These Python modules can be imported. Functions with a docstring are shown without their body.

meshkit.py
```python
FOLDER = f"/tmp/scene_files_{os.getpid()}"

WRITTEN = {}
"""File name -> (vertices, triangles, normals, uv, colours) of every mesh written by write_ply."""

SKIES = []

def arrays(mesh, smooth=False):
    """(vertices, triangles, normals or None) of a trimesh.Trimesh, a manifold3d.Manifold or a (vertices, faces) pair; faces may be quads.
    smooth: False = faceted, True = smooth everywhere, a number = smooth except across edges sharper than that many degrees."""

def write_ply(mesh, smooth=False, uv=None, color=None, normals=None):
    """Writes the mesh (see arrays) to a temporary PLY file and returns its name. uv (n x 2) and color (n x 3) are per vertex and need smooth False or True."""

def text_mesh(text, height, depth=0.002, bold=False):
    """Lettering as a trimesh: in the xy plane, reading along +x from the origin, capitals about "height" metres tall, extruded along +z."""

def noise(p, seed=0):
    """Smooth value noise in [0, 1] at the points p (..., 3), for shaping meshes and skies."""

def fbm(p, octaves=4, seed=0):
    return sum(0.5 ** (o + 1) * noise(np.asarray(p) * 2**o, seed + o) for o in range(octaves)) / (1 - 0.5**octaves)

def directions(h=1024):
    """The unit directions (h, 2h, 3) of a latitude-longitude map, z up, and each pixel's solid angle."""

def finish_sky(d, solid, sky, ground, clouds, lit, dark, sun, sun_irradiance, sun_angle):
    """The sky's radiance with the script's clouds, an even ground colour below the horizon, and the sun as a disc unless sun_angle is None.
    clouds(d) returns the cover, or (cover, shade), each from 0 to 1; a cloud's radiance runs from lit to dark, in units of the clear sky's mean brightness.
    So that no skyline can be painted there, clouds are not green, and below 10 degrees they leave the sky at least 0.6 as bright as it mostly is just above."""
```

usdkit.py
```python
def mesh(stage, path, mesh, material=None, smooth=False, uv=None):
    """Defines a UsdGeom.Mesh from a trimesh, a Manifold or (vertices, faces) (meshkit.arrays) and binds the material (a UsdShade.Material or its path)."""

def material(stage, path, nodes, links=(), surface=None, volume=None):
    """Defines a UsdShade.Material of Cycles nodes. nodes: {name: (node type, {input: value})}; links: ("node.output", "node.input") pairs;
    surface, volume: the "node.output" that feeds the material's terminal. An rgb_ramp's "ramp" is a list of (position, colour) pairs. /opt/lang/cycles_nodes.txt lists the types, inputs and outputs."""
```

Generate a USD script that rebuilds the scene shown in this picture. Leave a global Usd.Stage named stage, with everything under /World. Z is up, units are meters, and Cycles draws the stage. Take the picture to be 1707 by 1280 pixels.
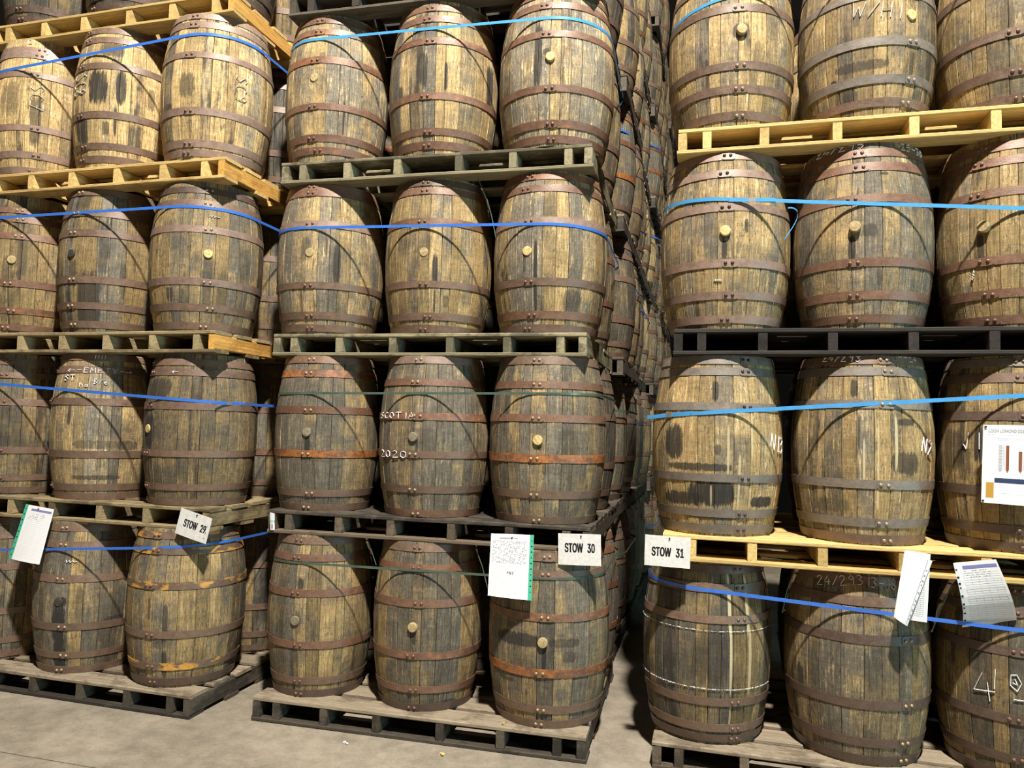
import math, random
import numpy as np, trimesh, usdkit, meshkit
from shapely.geometry import Point
from shapely.ops import unary_union
from pxr import Usd, UsdGeom, UsdLux, UsdShade, Gf, Sdf, Vt

stage = Usd.Stage.CreateInMemory()
UsdGeom.SetStageUpAxis(stage, UsdGeom.Tokens.z)
UsdGeom.SetStageMetersPerUnit(stage, 1.0)
UsdGeom.Xform.Define(stage, '/World')
UsdGeom.Scope.Define(stage, '/World/Looks')

# ------------------------------------------------------------------ camera
EXPOSURE = 0.0
cam = UsdGeom.Camera.Define(stage, '/World/camera')
cR, cU, cF = (0.96754, 0.25137, 0.02607), (-0.01055, -0.06291, 0.99796), (-0.25249, 0.96585, 0.05822)
cam.AddTransformOp().Set(Gf.Matrix4d(*cR, 0, *cU, 0, *(-c for c in cF), 0, 0, 0, 1.67, 1))
cam.CreateHorizontalApertureAttr(36.0)
cam.CreateVerticalApertureAttr(27.0)
cam.CreateFocalLengthAttr(1244.3 / 1707 * 36.0)
cam.CreateClippingRangeAttr((0.05, 100.0))
cam.CreateExposureAttr(EXPOSURE)

# ------------------------------------------------------------------ light: one warm high-bay lamp over the cross aisle, cool daylight from its right end
def lamp(name, pos, radius, color, intensity):
    l = UsdLux.SphereLight.Define(stage, '/World/' + name)
    l.CreateRadiusAttr(radius); l.CreateIntensityAttr(intensity); l.CreateColorAttr(Gf.Vec3f(*color)); l.CreateNormalizeAttr(False)
    l.AddTranslateOp().Set(Gf.Vec3d(*pos))
    return l
lamp('high_bay_lamp', (0.95, -1.0, 10.4), 0.21, (1.0, 0.95, 0.87), 6300)
door = UsdLux.RectLight.Define(stage, '/World/loading_door_daylight')      # daylight from a loading door further along the cross aisle
door.CreateWidthAttr(2.2); door.CreateHeightAttr(1.6); door.CreateIntensityAttr(25.0); door.CreateColorAttr(Gf.Vec3f(0.42, 0.84, 1.0))
door.AddTranslateOp().Set(Gf.Vec3d(7.6, 0.4, 1.9)); door.AddRotateYOp().Set(90.0)
dome = UsdLux.DomeLight.Define(stage, '/World/ambient')
dome.CreateIntensityAttr(0.003); dome.CreateColorAttr(Gf.Vec3f(1.0, 0.9, 0.75))

# ------------------------------------------------------------------ helpers
USED = {}
def numbered(name):
    n = USED.get(name, 0); USED[name] = n + 1
    return name if n == 0 else '%s_%03d' % (name, n)
def tag(prim, label=None, cat=None, group=None, kind=None):
    for k, v in (('label', label), ('category', cat), ('group', group), ('kind', kind)):
        if v: prim.SetCustomDataByKey(k, v)
    return prim
def place(xf, loc, rot):
    xf.AddTranslateOp().Set(Gf.Vec3d(*map(float, loc))); xf.AddRotateZOp().Set(float(math.degrees(rot)))
def thing(name, label, cat, loc=(0, 0, 0), rot=0.0, group=None):
    x = UsdGeom.Xform.Define(stage, '/World/' + numbered(name)); place(x, loc, rot)
    tag(x.GetPrim(), label, cat, group)
    return x.GetPrim()
KID = {}
def part(parent, name, mesh, mat, smooth=False, bc=None, tone=None):
    pp = str(parent.GetPath()) if not isinstance(parent, str) else parent
    n = KID.get((pp, name), 0); KID[(pp, name)] = n + 1
    path = pp + '/' + (name if n == 0 else '%s_%03d' % (name, n))
    v, f, nn = meshkit.arrays(mesh, smooth)
    m = UsdGeom.Mesh.Define(stage, path)
    m.CreatePointsAttr(Vt.Vec3fArray.FromNumpy(v.astype(np.float32)))
    m.CreateFaceVertexCountsAttr(Vt.IntArray.FromNumpy(np.full(len(f), 3, np.int32)))
    m.CreateFaceVertexIndicesAttr(Vt.IntArray.FromNumpy(f.astype(np.int32).ravel()))
    m.CreateSubdivisionSchemeAttr('none')
    if nn is not None:
        m.CreateNormalsAttr(Vt.Vec3fArray.FromNumpy(nn.astype(np.float32))); m.SetNormalsInterpolation('vertex')
    pv = UsdGeom.PrimvarsAPI(m)
    if bc is not None:
        pv.CreatePrimvar('bc', Sdf.ValueTypeNames.Float3Array, 'vertex').Set(Vt.Vec3fArray.FromNumpy(np.asarray(bc(v), np.float32)))
    if tone is not None:
        pv.CreatePrimvar('tone', Sdf.ValueTypeNames.Float3Array, 'vertex').Set(Vt.Vec3fArray.FromNumpy(np.tile(np.asarray(tone, np.float32), (len(v), 1))))
    UsdShade.MaterialBindingAPI.Apply(m.GetPrim()).Bind(UsdShade.Material.Get(stage, mat))
    return m.GetPrim()
def copy(src, name, label, cat, loc, rot, group):
    x = UsdGeom.Xform.Define(stage, '/World/' + numbered(name))
    x.GetPrim().GetReferences().AddInternalReference(src.GetPath())
    x.ClearXformOpOrder()
    x.GetPrim().GetAttribute('xformOp:translate').Set(Gf.Vec3d(*map(float, loc)))
    x.GetPrim().GetAttribute('xformOp:rotateZ').Set(float(math.degrees(rot)))
    x.SetXformOpOrder([UsdGeom.XformOp(x.GetPrim().GetAttribute('xformOp:translate')), UsdGeom.XformOp(x.GetPrim().GetAttribute('xformOp:rotateZ'))])
    tag(x.GetPrim(), label, cat, group); x.GetPrim().SetInstanceable(True)
    return x.GetPrim()

# ------------------------------------------------------------------ materials
class G:
    """A small builder of node graphs."""
    def __init__(self): self.n, self.l, self.k = {}, [], 0
    def add(self, kind, inputs=None, **links):
        self.k += 1; name = 'n%d' % self.k
        self.n[name] = (kind, {k: v for k, v in (inputs or {}).items()})
        for k, v in links.items(): self.l.append((v, name + '.' + k))
        return name
    def noise(self, vec, scale, detail=3, rough=0.55, dist=0.0, loc=(0, 0, 0)):
        m = self.add('mapping', {'mapping_type': 'point', 'scale': scale, 'location': loc}, vector=vec)
        return self.add('noise_texture', {'scale': 1.0, 'detail': detail, 'roughness': rough, 'distortion': dist}, vector=m + '.vector') + '.fac'
    def rng(self, v, a, b, c=0.0, d=1.0, smooth=True):
        return self.add('map_range', {'range_type': 'smoothstep' if smooth else 'linear', 'from_min': a, 'from_max': b, 'to_min': c, 'to_max': d, 'clamp': True}, value=v) + '.result'
    def math(self, op, a, b=None, **kw):
        i, l = {'math_type': op}, {}
        for nm, x in (('value1', a), ('value2', b)):
            if x is None: continue
            if isinstance(x, str): l[nm] = x
            else: i[nm] = x
        i.update(kw)
        return self.add('math', i, **l) + '.value'
    def mix(self, fac, a, b, op='mix'):
        i, l = {'mix_type': op}, {}
        for nm, x in (('fac', fac), ('color1', a), ('color2', b)):
            if isinstance(x, str): l[nm] = x
            else: i[nm] = x
        return self.add('mix', i, **l) + '.color'
    def grey(self, v):
        return self.add('combine_color', {'color_type': 'rgb'}, r=v, g=v, b=v) + '.color'
    def attr(self, name): return self.add('attribute', {'attribute': name}) + '.vector'
    def sep(self, v):
        s = self.add('separate_xyz', {}, vector=v); return s + '.x', s + '.y', s + '.z'
    def done(self, path, color, rough=0.7, bump=None, bumpd=0.002, strength=1.0, metal=0.0, spec=0.3, extra=None):
        i, l = {'specular_ior_level': spec, 'metallic': metal}, {}
        i.update(extra or {})
        for nm, x in (('base_color', color), ('roughness', rough)):
            if isinstance(x, str): l[nm] = x
            else: i[nm] = x
        if bump:
            l['normal'] = self.add('bump', {'strength': strength, 'distance': bumpd}, height=bump) + '.normal'
        p = self.add('principled_bsdf', i, **l)
        usdkit.material(stage, path, self.n, self.l, surface=p + '.BSDF')
        return path

def oak(name, yellow=0.5, bright=1.0, stain=0.3, spots=(), drip=None, pale=0.25):
    """Weathered cask oak: bc = (arc length, height, seed), tone = the stave's own (brightness, yellowness, staining)."""
    g = G(); v = g.attr('bc'); tx, ty, tz = g.sep(g.attr('tone'))
    streak = g.noise(v, (110, 6, 1), 4, 0.6)
    fine = g.noise(v, (260, 16, 1), 2, 0.6, loc=(3, 1, 4))
    blotch = g.noise(v, (13, 8, 1), 5, 0.68, 0.3, loc=(11, 5, 2))
    large = g.noise(v, (30, 2.2, 1), 4, 0.6, loc=(7, 3, 9))
    saw = g.noise(v, (14, 250, 1), 4, 0.7, 0.5, loc=(1, 9, 3))
    wide = g.noise(v, (3.5, 5, 1), 3, 0.6, loc=(21, 2, 7))
    speck = g.noise(v, (170, 38, 1), 5, 0.75, 0.4, loc=(2, 7, 5))
    flake = g.noise(v, (120, 30, 1), 5, 0.75, 0.6, loc=(9, 2, 1))
    bands = g.noise(v, (7, 34, 1), 3, 0.6, 0.2, loc=(4, 4, 8))
    # yellow heartwood against weathered grey
    y = g.math('add', g.math('add', ty, g.math('multiply', g.math('subtract', blotch, 0.5), 1.7)), g.math('multiply', g.math('subtract', wide, 0.5), 1.0))
    y = g.rng(y, 0.12, 0.88)
    col = g.mix(y, (0.215, 0.186, 0.138), (0.470, 0.325, 0.138))
    # pale rubbed fibres
    pl = g.math('multiply', g.rng(g.math('add', g.math('multiply', blotch, 0.6), g.math('multiply', streak, 0.5)), 0.60, 0.72), pale * 2.2)
    col = g.mix(g.math('minimum', pl, 0.85), col, (0.60, 0.49, 0.28))
    col = g.mix(g.math('multiply', g.rng(flake, 0.56, 0.66), min(0.8, 0.25 + pale)), col, (0.62, 0.52, 0.33))
    col = g.mix(g.math('multiply', g.rng(g.math('add', speck, g.math('multiply', g.math('subtract', bands, 0.5), 0.5)), 0.50, 0.66), 0.72), col, (0.075, 0.060, 0.042))
    br = g.math('multiply', tx, g.rng(streak, 0.25, 0.75, 0.50, 1.28, False))
    br = g.math('multiply', br, g.rng(bands, 0.3, 0.7, 0.66, 1.14, False))
    br = g.math('multiply', br, g.rng(saw, 0.3, 0.7, 0.76, 1.15, False))
    br = g.math('multiply', br, g.rng(fine, 0.3, 0.7, 0.85, 1.12, False))
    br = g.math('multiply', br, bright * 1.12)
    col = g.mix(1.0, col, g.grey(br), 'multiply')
    # soot, mould and spirit stains soaked into single staves
    st = g.math('add', g.math('add', g.math('multiply', large, 0.62), g.math('multiply', blotch, 0.5)), g.math('multiply', tz, 0.36))
    t0 = 0.93 - 0.30 * stain
    st = g.math('multiply', g.rng(st, t0, t0 + 0.16), 0.86)
    col = g.mix(st, col, (0.035, 0.030, 0.026))
    br2 = g.rng(wide, 0.35, 0.65, 0.80, 1.10, False)
    col = g.mix(1.0, col, g.grey(br2), 'multiply')
    # stains with a place of their own; a negative strength is a pale scrape
    if spots:
        wob = g.add('noise_texture', {'scale': 1.0, 'detail': 4.0, 'roughness': 0.7}, vector=g.add('mapping', {'mapping_type': 'point', 'scale': (75, 7, 1)}, vector=v) + '.vector') + '.fac'
        wob0 = g.math('subtract', wob, 0.5); wobs = {True: g.math('multiply', wob0, 1.5), False: g.math('multiply', wob0, 3.4)}
        sx, sy, _ = g.sep(v)
        for (u0, z0, su, sv, s) in spots:
            a = g.math('power', g.math('absolute', g.math('divide', g.math('subtract', sx, u0), su)), 5.0)
            b = g.math('power', g.math('absolute', g.math('divide', g.math('subtract', sy, z0), sv)), 2.6)
            d = g.math('add', g.math('add', a, b), wobs[su < 0.02])
            m = g.math('multiply', g.math('multiply', g.rng(d, 0.55, 1.15, 1.0, 0.0), g.rng(streak, 0.30, 0.52, 0.74, 1.0)), abs(s))
            col = g.mix(m, col, (0.026, 0.024, 0.022) if s > 0 else (0.62, 0.52, 0.30))
    h = g.math('add', g.math('multiply', streak, 0.7), g.math('add', g.math('multiply', saw, 0.35), g.math('multiply', blotch, 0.5)))
    return g.done('/World/Looks/' + name, col, 0.72, h, 0.0022, 0.8, spec=0.28)

def rust(name, base, red, bright=1.0, amount=0.5, paint=None):
    g = G(); v = g.attr('bc'); tx, ty, tz = g.sep(g.attr('tone'))
    n = g.noise(v, (26, 30, 1), 5, 0.7); sp = g.noise(v, (190, 190, 1), 3, 0.7, loc=(5, 1, 2)); w = g.noise(v, (6, 14, 1), 3, 0.6, loc=(2, 8, 1))
    f = g.rng(g.math('add', g.math('add', g.math('multiply', n, 0.6), g.math('multiply', w, 0.6)), g.math('multiply', ty, 0.5)), 1.02 - 0.5 * amount, 1.25 - 0.5 * amount)
    col = g.mix(f, base, red)
    col = g.mix(g.math('multiply', g.rng(sp, 0.60, 0.70), 0.55), col, tuple(min(1, 2.6 * c) for c in red))
    col = g.mix(g.math('multiply', g.rng(sp, 0.40, 0.30), 0.6), col, (0.03, 0.022, 0.02))
    if paint:
        col = g.mix(g.math('multiply', g.rng(w, 0.50, 0.58), 0.85), col, paint)
    col = g.mix(1.0, col, g.grey(g.math('multiply', g.math('multiply', tx, bright), g.rng(n, 0.2, 0.8, 0.8, 1.6, False))), 'multiply')
    return g.done('/World/Looks/' + name, col, g.rng(n, 0.3, 0.7, 0.38, 0.62, False), g.math('add', n, g.math('multiply', sp, 0.8)), 0.0012, 0.8, metal=0.12, spec=0.6)

def pine(name, light, dark, contrast=1.0, grime=0.3):
    g = G(); p = g.attr('bc'); tx, ty, tz = g.sep(g.attr('tone'))
    gr = g.noise(p, (2.5, 75, 75), 4, 0.6, 1.2); bl = g.noise(p, (5, 8, 8), 5, 0.7, loc=(4, 2, 1)); fi = g.noise(p, (30, 260, 260), 2, 0.6)
    col = g.mix(g.rng(gr, 0.35, 0.7), light, tuple(c * 0.62 for c in light))
    col = g.mix(g.math('multiply', g.rng(g.math('add', bl, g.math('multiply', ty, 0.25)), 0.72 - 0.3 * grime, 0.88 - 0.3 * grime), 0.8 * contrast), col, dark)
    col = g.mix(1.0, col, g.grey(g.math('multiply', tx, g.rng(fi, 0.3, 0.7, 0.8, 1.15, False))), 'multiply')
    return g.done('/World/Looks/' + name, col, 0.75, g.math('add', gr, g.math('multiply', fi, 0.6)), 0.0015, 0.7, spec=0.25)

def plain(name, col, rough=0.5, spec=0.4, metal=0.0, var=0.0, scale=60, bump=0.0, extra=None):
    g = G(); c = col; b = None
    if var or bump:
        p = g.add('geometry', {}) + '.position'
        n = g.noise(p, (scale, scale, scale), 4, 0.65)
        if var: c = g.mix(1.0, col, g.grey(g.rng(n, 0.25, 0.75, 1 - var, 1 + var, False)), 'multiply')
        b = n if bump else None
    return g.done('/World/Looks/' + name, c, rough, b, bump, 0.6, metal, spec, extra)

HOOPS = {
    'red': rust('hoop_rust_red', (0.150, 0.082, 0.052), (0.255, 0.105, 0.045), amount=0.65),
    'vivid': rust('hoop_rust_vivid', (0.140, 0.070, 0.042), (0.330, 0.120, 0.032), amount=0.85),
    'brown': rust('hoop_brown', (0.138, 0.088, 0.060), (0.190, 0.088, 0.046), amount=0.45),
    'grey': rust('hoop_grey_steel', (0.165, 0.138, 0.112), (0.135, 0.078, 0.050), amount=0.3),
    'pink': rust('hoop_pinkish', (0.205, 0.138, 0.104), (0.230, 0.110, 0.062), amount=0.5),
    'dark': rust('hoop_dark', (0.085, 0.055, 0.040), (0.125, 0.062, 0.036), amount=0.4),
    'ochre': rust('hoop_ochre_paint', (0.130, 0.085, 0.058), (0.170, 0.085, 0.045), amount=0.4, paint=(0.56, 0.28, 0.045)),
}
PINE = {
    'fresh': pine('pine_fresh', (0.72, 0.50, 0.19), (0.33, 0.19, 0.065), 0.8, 0.15),
    'orange': pine('pine_orange', (0.66, 0.36, 0.09), (0.30, 0.14, 0.03), 0.8, 0.3),
    'green': pine('pine_weathered', (0.325, 0.28, 0.168), (0.07, 0.062, 0.042), 1.0, 0.55),
    'tan': pine('pine_tan', (0.40, 0.31, 0.165), (0.12, 0.088, 0.05), 1.0, 0.45),
    'dark': pine('pine_dark', (0.105, 0.086, 0.062), (0.028, 0.024, 0.02), 1.0, 0.6),
    'black': pine('pine_black', (0.036, 0.030, 0.025), (0.012, 0.011, 0.010), 1.0, 0.6),
    'umber': pine('pine_umber', (0.165, 0.125, 0.085), (0.05, 0.038, 0.028), 1.0, 0.5),
    'dusty': pine('pine_dusty', (0.36, 0.29, 0.20), (0.14, 0.105, 0.07), 1.0, 0.4),
}
RIVET = {'pale': plain('rivet_pale', (0.40, 0.31, 0.18), 0.4, 0.5, 0.4, 0.4, 90), 'rusty': plain('rivet_rusty', (0.20, 0.12, 0.08), 0.5, 0.5, 0.4, 0.4, 90), 'dark': plain('rivet_dark', (0.07, 0.05, 0.04), 0.5, 0.5, 0.4, 0.3, 90)}
BUNG = {'pale': plain('bung_pale', (0.60, 0.44, 0.19), 0.7, 0.2, 0, 0.5, 70, 0.002), 'tan': plain('bung_tan', (0.40, 0.30, 0.15), 0.7, 0.2, 0, 0.45, 70, 0.002), 'grey': plain('bung_grey', (0.22, 0.185, 0.125), 0.75, 0.2, 0, 0.45, 70, 0.002), 'dark': plain('bung_dark', (0.05, 0.043, 0.035), 0.6, 0.3, 0, 0.4, 70, 0.002)}
HEADWOOD = plain('cask_head_wood', (0.16, 0.12, 0.075), 0.8, 0.2, 0, 0.5, 14)
STRAP = {'blue': plain('strap_blue', (0.040, 0.150, 0.56), 0.35, 0.5, 0, 0.12, 30), 'cyan': plain('strap_cyan', (0.065, 0.29, 0.60), 0.35, 0.5, 0, 0.12, 30),
         'green': plain('strap_green_grey', (0.070, 0.105, 0.078), 0.3, 0.5, 0, 0.3, 18)}
BUCKLE = plain('buckle_steel', (0.55, 0.55, 0.55), 0.35, 0.5, 0.8)
PAPER = plain('paper_white', (0.68, 0.675, 0.675), 0.55, 0.3, 0, 0.03, 40)
CARD = plain('card_scuffed', (0.66, 0.65, 0.62), 0.6, 0.3, 0, 0.16, 55)
SHADY = plain('paper_grey_back', (0.62, 0.63, 0.65), 0.5, 0.3)
INK = plain('ink_black', (0.016, 0.016, 0.018), 0.6, 0.2)
GREYINK = plain('ink_grey', (0.30, 0.30, 0.33), 0.6, 0.2)
PALEINK = plain('ink_pale_grey', (0.52, 0.52, 0.56), 0.6, 0.2)
NAVY = plain('ink_navy', (0.030, 0.045, 0.10), 0.5, 0.3)
PURPLE = plain('ink_slate_blue', (0.17, 0.18, 0.36), 0.5, 0.3)
COPPER = plain('ink_copper_brown', (0.21, 0.075, 0.035), 0.5, 0.3)
GOLD = plain('ink_gold', (0.45, 0.25, 0.04), 0.5, 0.3)
GREENB = plain('binding_green', (0.055, 0.36, 0.22), 0.45, 0.4)
HOLE = plain('punched_hole_dark', (0.02, 0.025, 0.02), 0.8, 0.1)
NAIL = plain('nail_dark_steel', (0.08, 0.07, 0.065), 0.4, 0.5, 0.6)
RED = plain('ink_red', (0.45, 0.06, 0.05), 0.6, 0.2)
def chalk_mat(name, lo):
    g = G(); p = g.add('geometry', {}) + '.position'
    n = g.noise(p, (120, 120, 120), 4, 0.75)
    d = g.add('principled_bsdf', {'base_color': (0.80, 0.79, 0.75), 'roughness': 0.9, 'specular_ior_level': 0.1}) + '.BSDF'
    t = g.add('transparent_bsdf', {'color': (1, 1, 1)}) + '.BSDF'
    m = g.add('mix_closure', {}, fac=g.rng(n, lo, lo + 0.14), closure1=t, closure2=d)
    usdkit.material(stage, '/World/Looks/' + name, g.n, g.l, surface=m + '.closure')
    return '/World/Looks/' + name
CHALK = chalk_mat('chalk', 0.30)
WORN = chalk_mat('white_paint_worn', 0.47)

# ------------------------------------------------------------------ the setting
def box_mesh(x0, x1, y0, y1, z0, z1):
    m = trimesh.creation.box([x1 - x0, y1 - y0, z1 - z0]); m.apply_translation([(x0 + x1) / 2, (y0 + y1) / 2, (z0 + z1) / 2]); return m
def concrete(name, col):
    g = G(); p = g.add('geometry', {}) + '.position'
    a = g.noise(p, (0.9, 0.9, 0.9), 5, 0.65); b = g.noise(p, (9, 9, 9), 5, 0.7); c = g.noise(p, (75, 75, 75), 3, 0.7)
    k = g.mix(g.rng(a, 0.35, 0.68), tuple(x * 0.66 for x in col), col)
    k = g.mix(1.0, k, g.grey(g.rng(b, 0.3, 0.7, 0.72, 1.18, False)), 'multiply')
    k = g.mix(g.math('multiply', g.rng(b, 0.62, 0.75), 0.5), k, tuple(x * 0.45 for x in col))
    k = g.mix(1.0, k, g.grey(g.rng(c, 0.3, 0.7, 0.86, 1.1, False)), 'multiply')
    return g.done('/World/Looks/' + name, k, 0.62, g.math('add', b, c), 0.002, 0.5, spec=0.35)
CONC = concrete('concrete_floor', (0.34, 0.29, 0.22))
floor = tag(part('/World', 'floor', box_mesh(-14, 14, -8, 16, -0.12, -0.006), plain('joint_dark', (0.07, 0.06, 0.05), 0.9)), kind='structure')
JY = 3.05   # the saw-cut joint that runs along the cross aisle
for (x0, x1, y0, y1) in ((-14, 14, -8, JY - 0.004), (-14, 14, JY + 0.004, 16)):
    part(floor, 'floor_slab', box_mesh(x0, x1, y0, y1, -0.006, 0.0), CONC)
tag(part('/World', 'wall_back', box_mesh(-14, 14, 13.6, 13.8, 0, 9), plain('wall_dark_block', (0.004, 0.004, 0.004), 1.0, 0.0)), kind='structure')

# ------------------------------------------------------------------ pallets
PT, PW, PD, PERIOD, HB = 0.13, 1.87, 1.38, 1.03, 0.90
STRINGERS = (0.022, 0.135, 0.43, 0.75, 1.10, 1.43, 1.735, 1.848)
def plank(rng, x0, x1, y0, y1, z0, z1, axis, warp=0.003):
    """One sawn board: chamfered, a little bowed and uneven."""
    L = (x1 - x0, y1 - y0)[axis]; w = (y1 - y0, x1 - x0)[axis]; h = z1 - z0; c = min(0.004, 0.2 * h)
    sec = np.array([(-w/2 + c, -h/2), (w/2 - c, -h/2), (w/2, -h/2 + c), (w/2, h/2 - c), (w/2 - c, h/2), (-w/2 + c, h/2), (-w/2, h/2 - c), (-w/2, -h/2 + c)])
    ns = 4; P = []; b1, b2, tw = rng.uniform(-warp, warp), rng.uniform(-warp, warp), rng.uniform(-0.012, 0.012)
    for k in range(ns + 1):
        s = k / ns - 0.5; a = tw * s
        q = sec @ np.array([[math.cos(a), math.sin(a)], [-math.sin(a), math.cos(a)]]) + np.array([b1, b2 * 0.3]) * (1 - 4 * s * s)
        q = q + np.array([rng.uniform(-0.0015, 0.0015) for _ in range(2)])
        P.append(np.column_stack([np.full(8, s * L), q]))
    P = np.vstack(P); F = []
    for k in range(ns):
        for j in range(8):
            a, b, c_, d = k*8+j, k*8+(j+1) % 8, (k+1)*8+(j+1) % 8, (k+1)*8+j
            F += [(a, d, c_), (a, c_, b)]
    for j in range(1, 7): F += [(0, j, j+1), (ns*8, ns*8+j+1, ns*8+j)]
    if axis == 1: P = np.column_stack([-P[:, 1], P[:, 0], P[:, 2]])
    P = P + np.array([(x0+x1)/2, (y0+y1)/2, (z0+z1)/2])
    return trimesh.Trimesh(P, F, process=False)
def pallet(label, loc, rot, wood, seed, side=None, top=None, group=None):
    rng = random.Random(seed); t = thing('wooden_pallet', label, 'pallet', loc, rot, group)
    def pbc(v, ax, o):
        v = v - v.mean(0) if False else v
        return (v if ax == 0 else v[:, [1, 0, 2]]) + np.array(o)
    def put(name, x0, x1, y0, y1, z0, z1, ax, w, warp=0.003):
        o = (rng.uniform(0, 50), rng.uniform(0, 50), rng.uniform(0, 50))
        part(t, name, plank(rng, x0, x1, y0, y1, z0, z1, ax, warp), PINE[w], 40, lambda v: pbc(v, ax, o), (rng.uniform(0.72, 1.15), rng.uniform(-0.3, 0.9), rng.random()))
    bt = 0.021
    for k, x in enumerate(STRINGERS):
        x = x + rng.uniform(-0.012, 0.012) * (0 < k < 7)
        put('stringer', x - 0.022, x + 0.022, 0.004, PD - 0.004, bt, PT - bt, 1, side if side and k == 7 else wood, 0.001)
    n = 7; w = 0.158; gap = (PD - n * w) / (n - 1)
    for k in range(n):
        y = k * (w + gap)
        put('deck_board', rng.uniform(-0.006, 0.004), PW + rng.uniform(-0.004, 0.006), y + rng.uniform(0, 0.004), y + w, PT - bt, PT, 0, top or wood, 0.0015)
    for k in range(5):
        y = k * (PD - 0.13) / 4
        put('bottom_board', rng.uniform(-0.008, 0.004), PW + rng.uniform(-0.004, 0.008), y, y + 0.13, 0, bt, 0, wood, 0.0015)
    return t

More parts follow.
